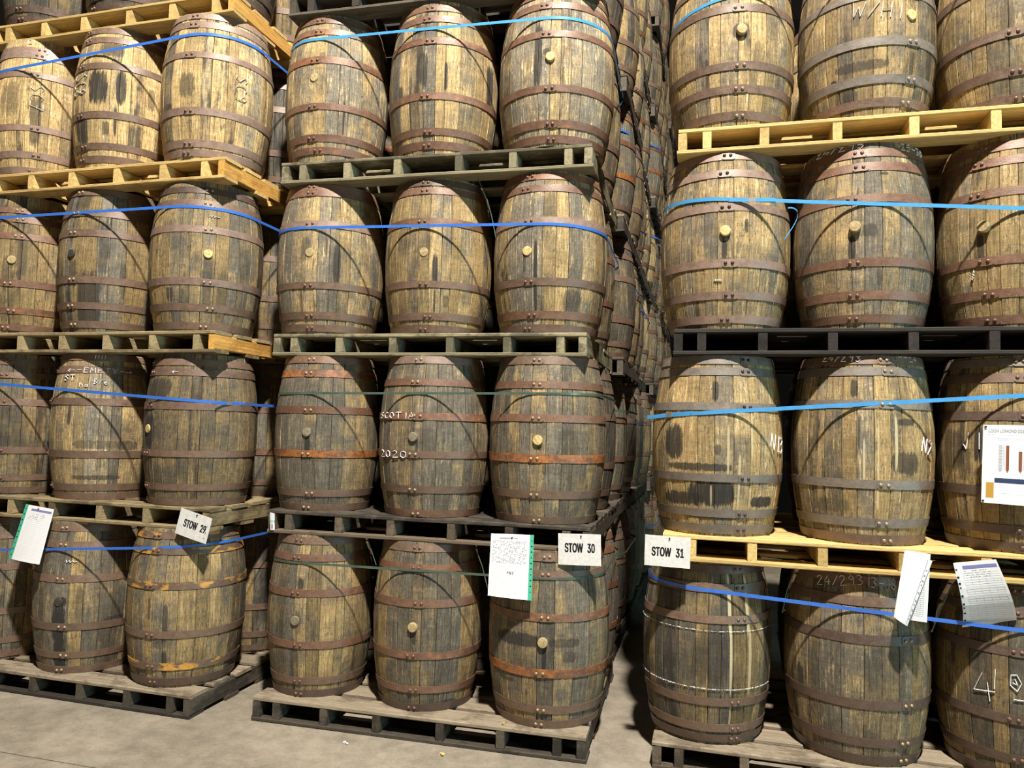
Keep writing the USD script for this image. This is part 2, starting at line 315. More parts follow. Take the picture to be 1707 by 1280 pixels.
# ------------------------------------------------------------------ barrels
FR = {1: (0.035, 0.13, 0.335, 0.66, 0.86, 0.955)}
def profile(z, R, Rh): return R - (R - Rh) * ((z - HB / 2) / (HB / 2)) ** 2
FONT = {
 '0': [[(.5,0),(.15,.3),(.15,1.1),(.5,1.4),(.85,1.1),(.85,.3),(.5,0)]], '1': [[(.5,0),(.5,1.4)]], '2': [[(.1,1.15),(.35,1.4),(.7,1.35),(.8,1.05),(.1,0),(.95,.05)]],
 '3': [[(.1,1.3),(.5,1.4),(.8,1.15),(.4,.75),(.85,.4),(.5,0),(.1,.1)]], '4': [[(.55,1.4),(.05,.5),(.95,.5)],[(.7,.95),(.65,0)]], '5': [[(.85,1.4),(.25,1.4),(.2,.8),(.7,.8),(.85,.4),(.5,0),(.1,.1)]],
 '6': [[(.75,1.4),(.25,.8),(.15,.3),(.5,0),(.85,.3),(.6,.7),(.2,.5)]], '7': [[(.1,1.4),(.9,1.4),(.4,0)],[(.3,.75),(.8,.75)]], '8': [[(.5,.75),(.15,1.1),(.5,1.4),(.85,1.1),(.5,.75),(.12,.35),(.5,0),(.88,.35),(.5,.75)]],
 '9': [[(.85,1.1),(.5,1.4),(.15,1.05),(.5,.75),(.85,1.1),(.7,0)]], '/': [[(.05,0),(.8,1.4)]], '-': [[(.1,.7),(.9,.7)]], 'S': [[(.85,1.2),(.5,1.4),(.15,1.1),(.8,.45),(.5,0),(.1,.15)]],
 'C': [[(.85,1.2),(.5,1.4),(.15,.9),(.2,.25),(.55,0),(.9,.2)]], 'O': [[(.5,0),(.1,.5),(.3,1.3),(.7,1.3),(.9,.6),(.5,0)]], 'T': [[(.05,1.4),(.95,1.4)],[(.5,1.4),(.5,0)]], 'I': [[(.5,0),(.5,1.4)]],
 'A': [[(.05,0),(.5,1.4),(.95,0)],[(.25,.5),(.75,.5)]], 'N': [[(.1,0),(.15,1.4),(.8,0),(.9,1.4)]], 'W': [[(0,1.4),(.25,0),(.5,1.0),(.75,0),(1.05,1.4)]], 'H': [[(.1,0),(.1,1.4)],[(.85,0),(.85,1.4)],[(.1,.7),(.85,.75)]],
 'E': [[(.85,1.35),(.15,1.4),(.15,0),(.85,.05)],[(.15,.7),(.7,.7)]], 'M': [[(.05,0),(.15,1.4),(.5,.5),(.85,1.4),(.95,0)]], 'P': [[(.15,0),(.15,1.4),(.8,1.2),(.7,.75),(.15,.7)]], 'Y': [[(.05,1.4),(.5,.7),(.95,1.4)],[(.5,.7),(.35,0)]],
 '<': [[(1.6,.6),(0,.6),(.5,1.0)],[(0,.6),(.5,.2)]], '>': [[(-.2,.5),(.9,.6),(.5,1.0)],[(.9,.6),(.5,.2)]], 'B': [[(.15,0),(.15,1.4),(.7,1.2),(.2,.75),(.8,.4),(.15,0)]], 'e': [[(.15,.4),(.8,.45),(.5,.85),(.15,.4),(.5,0),(.85,.15)]],
 'h': [[(.15,1.4),(.15,0)],[(.15,.6),(.55,.8),(.75,.5),(.75,0)]], 'a': [[(.8,.7),(.3,.7),(.2,.1),(.7,.1),(.8,.7),(.85,0)]], 'V': [[(0,.5),(.4,0),(.6,1.4)]], 'Q': [[(.5,0),(.1,.5),(.3,1.3),(.7,1.3),(.9,.6),(.5,0)],[(.3,.7),(.6,.5),(.5,1.0)]],
 '~': [[(0,.3),(.4,.9),(.6,.2),(1.1,.8),(1.4,.2),(1.9,.7),(2.3,.3),(2.9,.5)]],
}
def writing(R, Rh, items, width=0.0042):
    """Chalk strokes laid on the barrel's round side."""
    out = []
    for (txt, th0, z0, hh, rot, wf) in items:
        s = hh / 1.4; ca, sa = math.cos(math.radians(rot)), math.sin(math.radians(rot)); cx = 0.0
        for ch in txt:
            for st in FONT.get(ch, []):
                pts = []
                for (a, b), (c, d) in zip(st[:-1], st[1:]):
                    n = max(2, int(math.hypot(c - a, d - b) * s / 0.008))
                    pts += [(a + (c - a) * k / n, b + (d - b) * k / n) for k in range(n)]
                pts.append(st[-1]); q = np.array(pts) * s + np.array([cx * s, 0])
                q = q @ np.array([[ca, sa], [-sa, ca]]) * np.array([wf, 1.0])
                th, z = th0 + q[:, 0] / R, np.minimum(z0 + q[:, 1], HB - 0.006)
                tan = np.gradient(q, axis=0); tan /= np.maximum(np.linalg.norm(tan, axis=1, keepdims=True), 1e-9)
                nor = np.column_stack([-tan[:, 1], tan[:, 0]]) * width / 2
                r = np.array([profile(zz, R, Rh) for zz in z])
                rows = []
                for off, lift in ((-1, 0.0035), (0, 0.0078), (1, 0.0035)):
                    a, zz = th + off * nor[:, 0] / R, z + off * nor[:, 1]
                    rows.append(np.column_stack([(r + lift) * np.sin(a), -(r + lift) * np.cos(a), zz]))
                V = np.stack(rows, 1).reshape(-1, 3); F = []
                for k in range(len(q) - 1):
                    for j in (0, 1, 2):
                        a, b = 3*k + j, 3*k + (j + 1) % 3; F += [(a, b, b + 3), (a, b + 3, a + 3)]
                F += [(0, 2, 1), (len(V)-3, len(V)-2, len(V)-1)]
                out.append(trimesh.Trimesh(V, F, process=False))
            cx += {'1': .75, 'I': .75, '<': 2.0, '~': 3, '/': 1.0, 'W': 1.35}.get(ch, 1.2)
    return trimesh.util.concatenate(out) if out else None
def stave_mesh(th0, th1, R, Rh, lift, gap=0.0008):
    Z = np.linspace(0, HB, 9); a0, a1 = th0 + gap / R, th1 - gap / R; be = 0.0028 / R; P = []
    for z in Z:
        r = profile(z, R, Rh) + lift
        for a, rr in ((a0, r - 0.024), (a0, r - 0.0025), (a0 + be, r), ((a0 + a1) / 2, r + 0.0003), (a1 - be, r), (a1, r - 0.0025), (a1, r - 0.024)):
            P.append((rr * math.sin(a), -rr * math.cos(a), z))
    F = []; n = 7
    for k in range(len(Z) - 1):
        for j in range(n):
            a, b = k*n + j, k*n + (j+1) % n; F += [(a, b, b + n), (a, b + n, a + n)]
    e = (len(Z) - 1) * n
    for j in range(1, n - 1): F += [(0, j + 1, j), (e, e + j, e + j + 1)]
    return trimesh.Trimesh(np.array(P), F, process=False)
def band(R, Rh, zc, w, th0, th1, lift, thick, n, closed):
    P, F = [], []; zs = (zc - w/2, zc - w/2 + 0.0015, zc + w/2 - 0.0015, zc + w/2)
    for k in range(n if closed else n + 1):
        a = th0 + (th1 - th0) * k / n; s, c = math.sin(a), -math.cos(a)
        ww = w / 2 if closed else w / 2 * (0.72 if k in (0, n) else 1.0)
        for z, o in ((zc - ww, lift), (zc - ww, lift + thick), (zc + ww, lift + thick), (zc + ww, lift)):
            r = profile(min(max(z, 0), HB), R, Rh) + o; P.append((r * s, r * c, z))
    m = n if closed else n
    for k in range(m):
        q = (k + 1) % n if closed else k + 1
        for j in range(4):
            a, b, c_, d = 4*k + j, 4*k + (j+1) % 4, 4*q + (j+1) % 4, 4*q + j; F += [(a, d, c_), (a, c_, b)]
    if not closed: F += [(0, 1, 2), (0, 2, 3), (4*n, 4*n+2, 4*n+1), (4*n, 4*n+3, 4*n+2)]
    t = trimesh.Trimesh(np.array(P), F, process=False); t.fix_normals(); return t
def button(R, Rh, th, z, rad, prof, n=10):
    """A small round boss standing on the barrel's side: prof = [(radius, height), ...]."""
    r = profile(z, R, Rh); o = np.array([math.sin(th), -math.cos(th), 0]); sx = np.array([math.cos(th), math.sin(th), 0]); slope = 2 * (R - Rh) * (z - HB/2) / (HB/2) ** 2
    up = np.array([-slope * o[0], -slope * o[1], 1.0]); up /= np.linalg.norm(up); nr = np.cross(sx, up)
    c = r * o + np.array([0, 0, z]); P, F = [], []
    for (a, h) in prof:
        for k in range(n):
            q = 2 * math.pi * k / n; P.append(c + nr * h + (sx * math.cos(q) + up * math.sin(q)) * a)
    for i in range(len(prof) - 1):
        for k in range(n):
            a, b = i*n + k, i*n + (k+1) % n; F += [(a, b, b + n), (a, b + n, a + n)]
    P.append(c + nr * prof[0][1]); P.append(c + nr * prof[-1][1]); m = len(prof)
    for k in range(n): F += [(m*n, (k+1) % n, k), (m*n + 1, (m-1)*n + k, (m-1)*n + (k+1) % n)]
    t = trimesh.Trimesh(np.array(P), F, process=False); t.fix_normals(); return t
def barrel(key, label, loc, rot, R, look, feat, seed, group=None):
    rng = random.Random(seed); Rh = R * 0.83
    t = thing('whisky_barrel', label, 'barrel', loc, rot, group)
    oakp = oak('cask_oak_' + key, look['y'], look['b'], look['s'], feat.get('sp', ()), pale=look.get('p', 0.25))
    n = rng.choice((26, 27, 28)); w = np.array([rng.uniform(0.72, 1.3) for _ in range(n)]); e = np.concatenate([[0], np.cumsum(w / w.sum())]) * 2 * math.pi - math.pi
    con = look.get('c', 1.0) * 1.3
    for k in range(n):
        mid = (e[k] + e[k+1]) / 2; rad = rng.random()
        tone = (1 + con * rng.uniform(-0.22, 0.20), look['y'] + con * rng.uniform(-0.30, 0.30), rng.uniform(0, 1) ** 2)
        o = rng.uniform(0, 3)
        def bcf(v, mid=mid, o=o):
            a = np.arctan2(v[:, 0], -v[:, 1]); a = mid + (a - mid + math.pi) % (2 * math.pi) - math.pi
            return np.column_stack([a * R, v[:, 2], np.full(len(v), seed * 7.31 % 97 + o)])
        part(t, 'stave', stave_mesh(e[k], e[k+1], R, Rh, rng.uniform(-0.0012, 0.0012)), oakp, 35, bcf, tone)
    for z in (0.035, HB - 0.045):
        h = trimesh.creation.cylinder(profile(z, R, Rh) - 0.012, 0.02, sections=32); h.apply_translation([0, 0, z]); part(t, 'cask_head', h, HEADWOOD, 30)
    riv = feat.get('riv') or []; fr = look.get('h', FR[1]); rth = [None] * 6
    zs = [HB * f for f in reversed(fr)]
    bth = feat['bung'][0] if feat.get('bung') else (riv[len(riv)//2][0] if riv else rng.uniform(-0.3, 0.3))
    for (a, z) in riv:          # the rivets seen in the photograph set the hoops' heights
        i = int(np.argmin([abs(z - q) for q in zs]))
        if abs(zs[i] - z) < 0.06 and rth[i] is None: zs[i], rth[i] = z, a
    zs = sorted(min(max(z, 0.022), HB - 0.024) for z in zs)
    hcol = look.get('hoop', ['brown'] * 6)
    hcol = [hcol] * 6 if isinstance(hcol, str) else hcol
    for i, z in enumerate(zs):
        w = rng.uniform(0.038, 0.044); a = rth[i] if rth[i] is not None else bth + rng.uniform(-0.05, 0.05)
        hp = HOOPS[hcol[i]]; tone = (rng.uniform(0.85, 1.12), rng.uniform(-0.35, 0.35), rng.random()); sd = seed * 3.1 + i * 5.7
        bcf = lambda v, sd=sd: np.column_stack([np.arctan2(v[:, 0], -v[:, 1]) * R, v[:, 2], np.full(len(v), sd % 53)])
        m = band(R, Rh, z, w, 0, 2 * math.pi, 0.0004, 0.0030, 56, True)
        lap = band(R, Rh, z, w - 0.001, a - 0.10, a + 0.13, 0.0030, 0.0028, 6, False)
        hp_ = part(t, 'hoop', trimesh.util.concatenate([m, lap]), hp, 40, bcf, tone)
        for s in (-1, 1):
            part(hp_, 'rivet', button(R, Rh, a + s * 0.017 / R + rng.uniform(-0.004, 0.004), z + rng.uniform(-0.002, 0.002), 0, [(0.0085, 0.004), (0.0085, 0.0085), (0.006, 0.0118), (0.002, 0.0130)], 9), RIVET[look.get('r', 'rusty')], 60)
    if feat.get('bung'):
        a, z = feat['bung']; h = look.get('bh', 0.010)
        part(t, 'bung', button(R, Rh, a, z, 0, [(0.026, -0.004), (0.026, h - 0.003), (0.0235, h), (0.012, h + 0.001)], 20), BUNG[look.get('bung', 'tan')], 30)
    ws = writing(R, Rh, feat.get('tx', ()))
    if ws is not None: part(t, 'chalk_writing', ws, CHALK, False)
    return t

# ------------------------------------------------------------------ the stacks: where each pallet stands (front left corner of middle and right stack, front right corner of the left one)
BASE = {('m', 5): (-2.472, 3.838), ('m', 4): (-2.4816, 3.8498), ('m', 3): (-2.4957, 3.8659), ('m', 2): (-2.4435, 3.8311), ('m', 1): (-2.4389, 3.776),
        ('r', 4): (-0.1544, 3.7844), ('r', 3): (-0.1653, 3.7961), ('r', 2): (-0.2065, 3.8157), ('r', 1): (-0.2445, 3.8702),
        ('l', 5): (-2.7722, 3.7185), ('l', 4): (-2.757, 3.6807), ('l', 3): (-2.7751, 3.6926), ('l', 2): (-2.7561, 3.7158), ('l', 1): (-2.7668, 3.6739)}
YAW = {'m': 0.0199, 'r': -0.0061, 'l': -0.0129}
def spot(s, l, x, y, z=0.0):
    bx, by = BASE[s, l]; a = YAW[s]
    return (bx + x * math.cos(a) - y * math.sin(a), by + x * math.sin(a) + y * math.cos(a), (l - 1) * PERIOD + z)
STACKNAME = {'l': 'left stack', 'm': 'middle stack', 'r': 'right stack'}
LEVEL = {1: 'floor level', 2: 'second level', 3: 'third level', 4: 'fourth level', 5: 'fifth level'}
PALLETS = [
    ('l', 1, 'dark', None, 'dusty', 'dark grimy pallet on the floor under the left stack'),
    ('l', 2, 'tan', None, None, 'weathered tan pallet at second level of the left stack, behind the tilted stow sign'),
    ('l', 3, 'tan', 'orange', None, 'tan pallet at third level of the left stack with an orange end stringer'),
    ('l', 4, 'fresh', 'orange', None, 'fresh yellow pine pallet at fourth level of the left stack'),
    ('l', 5, 'fresh', 'orange', None, 'fresh yellow pine pallet at the very top left of the photo'),
    ('m', 1, 'dark', None, 'dusty', 'dark pallet with dusty top boards on the floor under the middle stack'),
    ('m', 2, 'umber', None, 'dark', 'dark grey-brown pallet at second level of the middle stack carrying a torn label'),
    ('m', 3, 'green', None, None, 'grey-green weathered pallet at third level of the middle stack'),
    ('m', 4, 'green', None, None, 'grey-green weathered pallet at fourth level of the middle stack'),
    ('m', 5, 'dark', None, None, 'dark pallet underside at the top edge of the photo above the middle stack'),
    ('r', 1, 'umber', None, 'dusty', 'brown pallet on the floor under the right stack'),
    ('r', 2, 'fresh', None, None, 'bright new pine pallet at second level of the right stack, beside the stow 31 sign'),
    ('r', 3, 'black', None, None, 'nearly black pallet at third level of the right stack'),
    ('r', 4, 'fresh', None, None, 'bright new pine pallet at fourth level of the right stack'),
]
PSRC = {}
for k, (s, l, w, side, top, lab) in enumerate(PALLETS):
    x0 = -PW if s == 'l' else 0.0
    PSRC[s, l] = pallet(lab, spot(s, l, x0, (0, 0, .03, .05, .05, .05)[l]), YAW[s], w, 100 + k, side, top)

F_ = {'a': (.03, .12, .315, .655, .865, .955), 'b': (.03, .10, .29, .665, .87, .955), 'c': (.035, .16, .32, .64, .82, .94), 'd': (.035, .12, .31, .69, .885, .965), 'e': (.04, .14, .345, .65, .865, .96), 'f': (.04, .175, .38, .62, .83, .965)}
FEAT = {
 'l40': {"riv":[[0.067,0.9],[0.106,0.817],[0.146,0.617],[0.116,0.274],[0.11,0.088],[0.114,0.034]],"sp":[[0.03,0.431,0.053,0.073,0.6],[-0.144,0.094,0.081,0.032,0.5],[-0.128,0.307,0.054,0.032,0.6]],"tx":[["SC9",0.94,0.531,0.066,-90,1.04]]},
 'l41': {"riv":[[-0.258,0.906],[-0.142,0.809],[-0.217,0.63],[-0.273,0.317],[-0.217,0.126],[-0.278,0.049]],"sp":[[0.055,0.495,0.065,0.109,0.97],[0.195,0.495,0.029,0.109,0.95],[0.124,0.744,0.085,0.049,0.7],[-0.065,0.221,0.056,0.093,0.9],[0.17,0.282,0.01,0.087,0.9],[0.114,0.234,0.022,0.044,0.7],[0.369,0.465,0.022,0.067,0.6]],"tx":[["SC8",-0.463,0.586,0.056,-90,2.2]]},
 'l42': {"riv":[[0.587,0.922],[0.591,0.823],[0.627,0.648],[0.565,0.294],[0.61,0.124]],"sp":[[0.199,0.353,0.034,0.17,0.75],[0.041,0.48,0.08,0.113,0.4]],"tx":[["SC7",0.516,0.581,0.07,-90,1.06],["12",0.284,0.865,0.03,0,1.18]]},
 'l30': {"bung":[0.663,0.456],"riv":[[0.745,0.763],[0.672,0.602],[0.649,0.289],[0.618,0.138],[0.633,0.03]],"sp":[[0.225,0.285,0.029,0.171,0.6],[-0.003,0.215,0.026,0.047,0.8],[0.312,0.212,0.032,0.157,0.5],[0.065,0.798,0.074,0.063,0.35]],"tx":[["~",0.647,0.675,0.031,0,1.0]]},
 'l31': {"bung":[-0.043,0.48],"riv":[[-0.044,0.896],[-0.043,0.806],[-0.011,0.61],[-0.063,0.319],[-0.054,0.16],[-0.073,0.047]],"sp":[[0.102,0.191,0.08,0.178,0.85],[0.183,0.52,0.029,0.179,0.7],[0.012,0.846,0.063,0.088,0.6],[-0.007,0.362,0.028,0.087,0.6],[0.299,0.336,0.02,0.109,0.5]]},
 'l32': {"bung":[0.5,0.467],"riv":[[0.398,0.797],[0.452,0.625],[0.589,0.318],[0.587,0.144],[0.552,0.038]],"sp":[[0.22,0.516,0.029,0.135,0.5],[0.128,0.383,0.021,0.112,0.4]]},
 'l20': {"bung":[-0.418,0.448],"riv":[[-0.743,0.846],[-0.569,0.786],[-0.458,0.586],[-0.393,0.307],[-0.516,0.11],[-0.634,0.021]],"sp":[[-0.076,0.687,0.101,0.065,0.8],[-0.133,0.436,0.056,0.1,0.85]],"tx":[["<",0.042,0.773,0.032,0,1.23]]},
 'l21': {"riv":[[-0.741,0.882],[-0.619,0.799],[-0.749,0.601],[-0.672,0.279],[-0.739,0.077],[-0.732,-0.007]],"sp":[[0.019,0.524,0.012,0.072,0.8],[0.183,0.338,0.125,0.026,0.5],[0.366,0.429,0.051,0.084,0.4],[0.372,0.334,0.063,0.032,0.7],[0.189,0.137,0.159,0.015,0.7]],"tx":[["<-EMPTY->",-0.129,0.779,0.033,0,1.59],["ST",-0.179,0.73,0.033,0,1.7],["ha",0.203,0.691,0.031,0,1.18],["B/e",0.472,0.709,0.035,0,1.04],["IIII",0.408,0.867,0.036,0,1.07]]},
 'l22': {"riv":[[0.333,0.849],[0.417,0.762]],"sp":[[0.197,0.408,0.094,0.161,0.5]]},
 'l10': {"sp":[[0.11,0.389,0.015,0.098,0.7],[0.107,0.141,0.016,0.086,0.8],[0.082,0.266,0.039,0.037,0.5],[0.01,0.457,0.009,0.068,0.7]]},
 'l11': {"bung":[0.203,0.432],"riv":[[0.314,0.766],[0.291,0.568],[0.217,0.285],[0.191,0.114],[0.152,-0.001]],"sp":[[0.072,0.188,0.043,0.27,0.97],[0.086,0.433,0.026,0.032,0.9],[0.383,0.306,0.067,0.026,0.7],[0.188,0.419,0.023,0.116,0.4]],"tx":[["~",0.259,0.659,0.031,0,1.15]]},
 'l12': {},
 'm40': {"bung":[0.013,0.491],"riv":[[0.052,0.935],[0.093,0.861],[0.002,0.668],[0.009,0.316],[0.035,0.133],[0.023,0.062]],"sp":[[0.19,0.258,0.006,0.106,0.95],[0.048,0.631,0.02,0.019,0.5],[-0.123,0.216,0.063,0.076,0.3]]},
 'm41': {"riv":[[0.014,0.854],[-0.005,0.642],[0.054,0.317],[-0.033,0.12],[-0.0,0.046]],"sp":[[-0.024,0.472,0.036,0.102,0.85],[0.118,0.433,0.01,0.09,0.95],[0.425,0.441,0.036,0.137,0.95],[-0.176,0.369,0.02,0.037,0.8],[-0.08,0.204,0.046,0.085,0.4]]},
 'm42': {"bung":[0.071,0.473],"riv":[[0.059,0.608],[-0.007,0.301],[-0.067,0.113],[-0.097,0.034]],"sp":[[-0.046,0.505,0.025,0.191,0.9],[-0.0,0.505,0.021,0.023,0.8],[-0.291,0.277,0.097,0.18,0.3]]},
 'm30': {"bung":[0.08,0.472],"riv":[[0.082,0.915],[0.083,0.839],[0.07,0.644],[0.055,0.28],[-0.005,0.106],[-0.008,0.034]],"sp":[[0.188,0.413,0.022,0.118,0.85],[-0.002,0.494,0.034,0.074,0.55],[-0.027,0.186,0.008,0.074,0.7]]},
 'm31': {"bung":[0.064,0.455],"riv":[[0.148,0.817],[0.067,0.632],[0.008,0.274],[0.006,0.095],[0.009,0.025]],"sp":[[0.087,0.354,0.016,0.089,0.95],[0.087,0.177,0.006,0.071,0.9],[0.155,0.181,0.019,0.036,0.6],[0.047,0.497,0.018,0.059,0.4]]},
 'm32': {"bung":[-0.209,0.442],"riv":[[-0.13,0.797],[-0.182,0.609],[-0.195,0.273],[-0.314,0.096],[-0.258,0.024]],"sp":[[-0.021,0.302,0.01,0.217,0.97],[-0.086,0.374,0.009,0.052,0.7],[0.197,0.172,0.061,0.063,0.6],[0.052,0.686,0.036,0.075,0.5],[0.01,0.155,0.025,0.051,0.5]]},
 'm20': {"bung":[0.088,0.454],"riv":[[0.075,0.885],[0.151,0.795],[0.076,0.582],[0.092,0.33],[0.037,0.104],[0.059,0.015]],"sp":[[0.03,0.373,0.017,0.056,0.95],[0.118,0.307,0.128,0.025,0.3]]},
 'm21': {"bung":[-0.03,0.445],"riv":[[0.003,0.881],[-0.036,0.75],[-0.027,0.559],[0.037,0.349],[-0.049,0.156],[-0.028,0.016]],"sp":[[0.011,0.388,0.008,0.048,0.85],[0.065,0.426,0.073,0.072,0.35]],"tx":[["SCOTIA",-0.894,0.545,0.033,0,1.85],["2020",-0.829,0.327,0.037,0,1.85]]},
 'm22': {"bung":[0.034,0.447],"riv":[[0.021,0.877],[-0.019,0.743],[-0.02,0.564],[-0.004,0.35],[-0.014,0.159],[-0.045,0.021]],"sp":[[0.047,0.296,0.009,0.034,0.6],[0.021,0.405,0.012,0.012,0.7],[0.173,0.425,0.062,0.081,0.35]]},
 'm10': {"bung":[0.001,0.433],"riv":[[0.059,0.869],[0.045,0.776],[0.062,0.584],[-0.022,0.299],[-0.071,0.096],[-0.072,0.008]],"sp":[[0.02,0.621,0.017,0.045,0.85],[-0.008,0.202,0.027,0.14,0.6],[0.012,0.421,0.021,0.064,0.5]]},
 'm11': {"bung":[0.079,0.459],"riv":[[0.06,0.871],[0.095,0.767],[0.052,0.582],[0.157,0.307],[0.083,0.122],[0.074,0.021]],"sp":[[0.028,0.403,0.014,0.037,0.8],[0.068,0.697,0.052,0.037,0.5],[0.261,0.035,0.052,0.025,0.7]]},
 'm12': {"bung":[0.088,0.448],"riv":[[0.034,0.871],[0.071,0.785],[0.053,0.571],[0.116,0.29],[0.104,0.101],[0.118,0.007]],"sp":[[-0.108,0.45,0.144,0.035,0.85],[0.141,0.446,0.086,0.023,0.6],[0.037,0.351,0.011,0.087,0.97],[0.168,0.375,0.038,0.029,0.6],[-0.19,0.232,0.057,0.012,0.7]]},
 'r40': {"bung":[0.141,0.464],"riv":[[0.133,0.586],[0.088,0.383],[0.152,0.174],[0.172,0.047]],"sp":[[0.046,0.461,0.042,0.037,0.8],[0.137,0.331,0.034,0.081,0.5],[0.116,0.22,0.02,0.05,0.5],[-0.278,0.098,0.088,0.052,0.6]]},
 'r41': {"bung":[0.484,0.469],"riv":[[0.52,0.341],[0.505,0.163],[0.541,0.057]],"sp":[[-0.077,0.234,0.128,0.024,0.7],[-0.214,0.175,0.016,0.025,0.97],[-0.154,0.094,0.058,0.055,0.6],[-0.098,0.462,0.017,0.036,0.6],[0.226,0.254,0.054,0.072,0.3]],"tx":[["W/HI",-0.367,0.475,0.075,-8,1.02]]},
 'r42': {"riv":[[-0.312,0.328],[-0.238,0.149],[-0.234,0.029]],"sp":[[-0.115,0.378,0.029,0.115,0.6],[-0.364,0.437,0.048,0.073,0.4]]},
 'r30': {"bung":[-0.007,0.478],"riv":[[-0.002,0.901],[0.065,0.78],[0.053,0.601],[-0.002,0.319],[-0.035,0.162],[0.024,0.045]],"sp":[[-0.005,0.387,0.013,0.051,0.92],[0.0,0.466,0.024,0.028,0.7],[0.101,0.506,0.009,0.039,0.8],[0.001,0.325,0.033,0.023,0.6],[0.061,0.397,0.011,0.034,0.4]],"tx":[["~",-0.163,0.23,0.018,0,1.01]]},
 'r31': {"bung":[-0.25,0.475],"riv":[[-0.274,0.773],[-0.267,0.613],[-0.298,0.305],[-0.193,0.151],[-0.212,0.042]],"sp":[[-0.098,0.37,0.017,0.071,0.95],[-0.019,0.456,0.034,0.032,0.65],[0.024,0.235,0.011,0.043,0.6],[0.05,0.735,0.025,0.008,0.85],[-0.098,0.3,0.025,0.022,0.7]],"tx":[["24/293",-0.981,0.87,0.041,1,1.44],["25-30",0.465,0.862,0.037,-5,1.25]]},
 'r32': {"bung":[-0.628,0.465],"riv":[[-0.609,0.773],[-0.647,0.621],[-0.761,0.305],[-0.73,0.153],[-0.702,0.034]],"sp":[[-0.225,0.375,0.015,0.064,0.85],[-0.227,0.312,0.025,0.021,0.7]],"tx":[["~",-0.793,0.227,0.021,80,1.12]]},
 'r20': {"riv":[[0.422,0.897],[0.414,0.817],[0.421,0.641],[0.451,0.289],[0.459,0.115],[0.494,0.036]],"sp":[[-0.229,0.459,0.058,0.087,0.93],[-0.009,0.719,0.017,0.051,0.85],[-0.027,0.214,0.123,0.067,0.97],[-0.19,0.181,0.126,0.034,0.9],[-0.094,0.34,0.176,0.02,0.85],[0.261,0.174,0.082,0.028,0.95],[0.005,0.428,0.016,0.028,0.6],[-0.015,0.102,0.18,0.017,0.6],[0.056,0.429,0.006,0.134,-0.6],[0.113,0.275,0.006,0.139,-0.6],[0.177,0.51,0.006,0.123,-0.55],[-0.027,0.203,0.005,0.05,-0.6]],"tx":[["N13",0.846,0.439,0.079,-10,0.8]]},
 'r21': {"riv":[[0.23,0.899],[0.138,0.821],[0.14,0.664],[0.171,0.289],[0.234,0.108],[0.18,0.03]],"sp":[[-0.087,0.739,0.018,0.043,0.85],[-0.065,0.523,0.004,0.08,0.85],[0.15,0.391,0.074,0.053,0.75],[0.154,0.582,0.05,0.016,0.8],[-0.086,0.277,0.05,0.016,0.5],[-0.209,0.181,0.102,0.033,0.4],[-0.043,0.385,0.005,0.128,-0.7],[0.101,0.485,0.007,0.138,-0.7],[0.02,0.43,0.004,0.175,-0.55],[0.02,0.219,0.005,0.053,-0.6]],"tx":[["24/293",-0.814,0.876,0.036,-3,1.24],["19-24",0.354,0.878,0.037,-3,1.16],["N2",0.692,0.451,0.07,-14,0.8]]},
 'r22': {"sp":[[-0.368,0.459,0.06,0.103,0.6],[-0.235,0.485,0.02,0.084,0.93],[-0.305,0.397,0.035,0.075,0.5]],"tx":[["VI",-0.935,0.466,0.077,0,0.8]]},
 'r10': {"riv":[[0.51,0.859],[0.467,0.621],[0.545,0.221],[0.565,0.036],[0.541,-0.044]],"sp":[[0.026,0.434,0.093,0.13,0.6],[-0.194,0.766,0.2,0.037,0.4],[0.121,0.69,0.009,0.155,-0.75],[0.224,0.687,0.01,0.144,-0.65],[0.126,0.426,0.007,0.166,-0.75],[0.232,0.419,0.009,0.167,-0.55],[0.134,0.15,0.007,0.071,-0.5]]},
 'r11': {"riv":[[0.608,0.222],[0.584,0.033]],"sp":[[-0.333,0.345,0.023,0.077,0.85],[0.094,0.451,0.093,0.168,0.35]],"tx":[["24/293",-0.751,0.813,0.043,8,1.2],["13-18",-0.014,0.834,0.046,-4,1.01]]},
 'r12': {"sp":[[-0.2,0.545,0.1,0.083,0.35]],"tx":[["4",-0.77,0.349,0.122,8,1.11],["/",-0.536,0.416,0.077,25,1.02],["Q",-0.349,0.42,0.076,10,1.0],["-",-0.324,0.355,0.065,0,1.0]]}}
